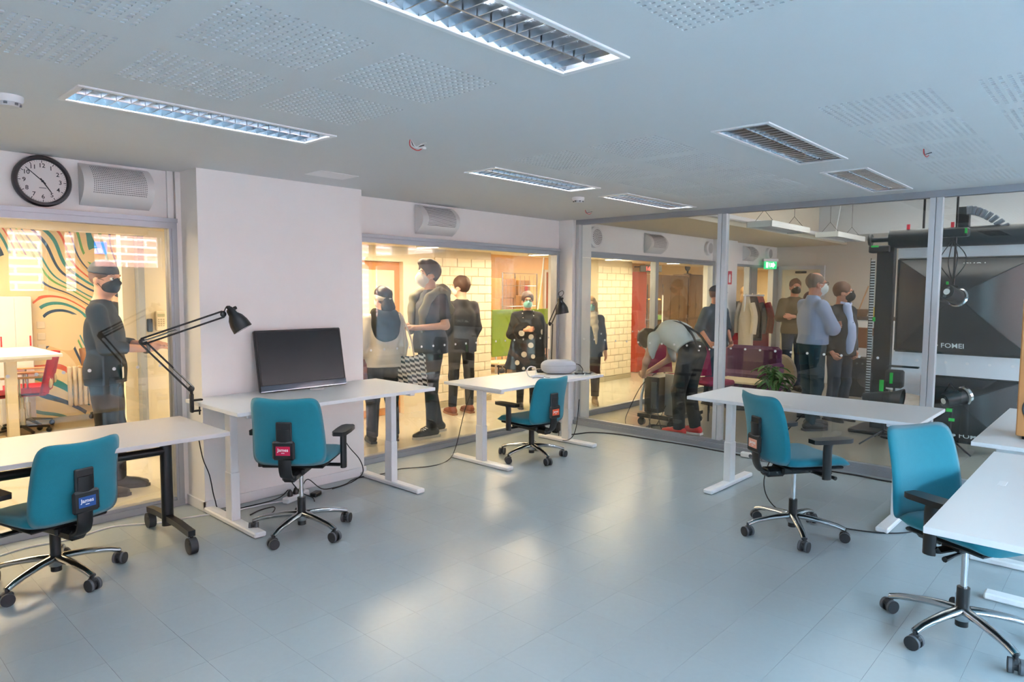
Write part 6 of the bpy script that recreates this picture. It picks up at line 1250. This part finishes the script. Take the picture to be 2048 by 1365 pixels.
# 9 bent man with braces and red shoes
M_wsh = pm('white_shirt', '#c9cdca', .8, var=.04); M_brace = pm('dark_braces', '#26262a', .7)
def x9(t, J, H3, R):
    a, b = J['pel'], J['che']
    for sx in (-1, 1): strap(t, [(sx * .11, -.235, .96), (sx * .07, -.14, 1.11), (0, .02, 1.212), (-sx * .05, .13, 1.245), (-sx * .10, .26, 1.205), (-sx * .12, .35, 1.10)], (.013), M_brace, 'brace'); MB().ball((sx * .11, -.237, .95), .015, 8, 6).build('brace_clip', M_chrome, t)
person('man in a white shirt, black braces and red shoes bending over a cart', (6.86, 3.72), 3, 1.78, dict(pel=(0, -.10, .93), wai=(0, .02, 1.06), che=(0, .17, 1.13), nk=(0, .33, 1.09), hd=(0, .45, 1.00), shl=(-.17, .28, 1.06), shr=(.17, .28, 1.06), ell=(-.20, .36, .79), elr=(.21, .32, .80), wrl=(-.06, .49, .65), wrr=(.05, .49, .65), hpl=(-.088, -.10, .90), hpr=(.088, -.10, .90), knl=(-.10, .0, .50), knr=(.10, -.02, .50), anl=(-.10, -.02, .085), anr=(.10, -.10, .085)), 'light', dict(mat=M_wsh, sleeve='rolled', bent=True, loose=.016, arm=.012, collar=False, hem=.95, wr=.004), dict(mat=M_trs, loose=.010), dict(mat=pm('red_trainer', '#d3211f', .5), sole=M_text, lace=M_text), dict(mat=M_hd, th=.028, wr=.008, long=True), dict(mat=M_mw), (0, -62), ('fist', 'fist'), None, x9)
# 10 man in a cap and slate shirt behind the partition post
person('man in a slate shirt and dark cap behind the partition post', (9.02, 4.42), 200, 1.68, dict(wrl=(-.21, .10, .95), wrr=(.21, .10, .95), ell=(-.27, -.04, 1.14), elr=(.27, -.04, 1.14)), 'ruddy', dict(mat=pm('slate_shirt', '#3f4c57', .85, var=.08), sleeve='rolled', hem=.86, loose=.016, arm=.010, collar=True), dict(mat=M_jean), dict(mat=M_shoe), dict(mat=M_hs, th=.004), dict(mat=M_mb), (-70, 0), ('fist', 'fist'), cap=dict(mat=pm('charcoal_cap', '#2b2b2e', .8), peak=True))
# 11 man in an olive jumper with folded arms
person('man in an olive brown jumper with folded arms and black mask', (11.2, 4.13), 228, 1.82, dict(ell=(-.25, .06, 1.15), wrl=(.08, .20, 1.17), elr=(.25, .06, 1.15), wrr=(-.08, .17, 1.13)), 'ruddy', dict(mat=pm('olive_jumper', '#5c4c34', .9, var=.08), name='jumper', hem=.90, loose=.014, arm=.010), dict(mat=M_jean), dict(mat=M_shoe), dict(mat=M_hs, th=.006), dict(mat=M_mb), (4, 0), ((.7, (.9, .1, .1), (0, -1, 0)), (.7, (-.9, .1, .1), (0, -1, 0))))
# 12 man in a pale blue shirt
person('balding man in a pale blue shirt with crossed arms and white mask', (8.20, 2.80), 128, 1.83, dict(ell=(-.25, .08, 1.14), wrl=(.06, .22, 1.17), elr=(.25, .08, 1.14), wrr=(-.06, .19, 1.13), anl=(-.10, .08, .085), anr=(.10, -.06, .085)), 'ruddy', dict(mat=pm('pale_blue_shirt', '#9aa6c4', .75, var=.04), collar=True, hem=.96, loose=.018, arm=.014, wr=.005), dict(mat=pm('teal_jeans', '#16323e', .85, var=.12), belt=True), dict(mat=M_shoe), dict(mat=M_hg, th=.004, bald=1), dict(mat=M_mw, beak=1), (6, 2), ((.7, (.9, .1, .1), (0, -1, 0)), (.7, (-.9, .1, .1), (0, -1, 0))), M_hb)
# 13 man in a dark suit jacket
def x13(t, J, H3, R):
    S = SDF(.009, .002, 24); S.cone((0, .118, .92), (0, .125, 1.2), .07, .062, k=.05).cone((0, .125, 1.2), (0, .085, 1.45), .062, .052, k=.05).ell((0, .10, 1.08), (.09, .105, .16), k=.06).cut((0, .06, 0), (0, -1, 0)); S.build('shirt_front', pm('light_blue_shirt', '#a9b6d8', .75), t)
    for k in range(5): MB().ball((.0, .188 + (.016 if k < 2 else 0), 1.03 + k * .075), .006, 6, 5).build('button', M_black, t)
    MB().box((0, .145, .965), (.05, .02, .035), .004).build('belt_buckle', M_chrome, t)
    for sx in (-1, 1): MB().tube([(sx * .02, .115, 1.455), (sx * .055, .105, 1.49), (sx * .07, .05, 1.50)], [(.016, .006)] * 3, 6).build('collar_wing', MATS['light_blue_shirt'], t)
person('man in a black suit jacket over a light blue shirt, black mask and glasses', (9.0, 2.74), 205, 1.73, dict(wrl=(-.19, .06, .88), wrr=(.19, .06, .88), ell=(-.28, -.07, 1.12), elr=(.28, -.07, 1.12)), 'ruddy', dict(mat=pm('black_suit', '#16181c', .8, var=.08), name='jacket', hem=.83, loose=.020, arm=.014, wr=.003), dict(mat=M_jean, loose=.006), dict(mat=M_shoe), dict(mat=M_hs, th=.009), dict(mat=M_mb, beak=1), (-48, 2), ('fist', 'fist'), M_black, x13, belly=.03)
# 14 woman half hidden between the two men
person('woman with reddish hair and pale mask half hidden between two men', (8.98, 3.12), 160, 1.60, None, 'pale', dict(mat=M_blk, name='jumper'), dict(mat=M_trs), dict(mat=M_shoe), dict(mat=pm('auburn_hair', '#4a2226', .5, var=.2), th=.016, long=True, lumps=[((0, -.08, -.12), (.1, .07, .14))]), dict(mat=M_mblu), (-60, 0), res=.011)
# 15, 16 people in the lobby beyond the coats
person('woman in black looking at her phone beyond the studio coats', (13.6, 5.95), 235, 1.62, dict(ell=(-.24, .02, 1.12), wrl=(-.06, .25, 1.12), elr=(.24, .02, 1.12), wrr=(.04, .26, 1.12)), 'pale', dict(mat=M_blk, name='top', sleeve='rolled'), dict(mat=M_trs), dict(mat=M_shoe), dict(mat=M_hd, th=.015), dict(mat=M_mb), (0, -12), res=.012)
person('blond person standing behind the woman with the phone', (14.3, 6.35), 60, 1.70, None, 'pale', dict(mat=M_blk, name='coat', hem=.7), dict(mat=M_trs), dict(mat=M_shoe), dict(mat=M_hl, th=.018, long=True, lumps=[((0, -.09, -.14), (.1, .07, .16))]), None, (0, 0), res=.012)
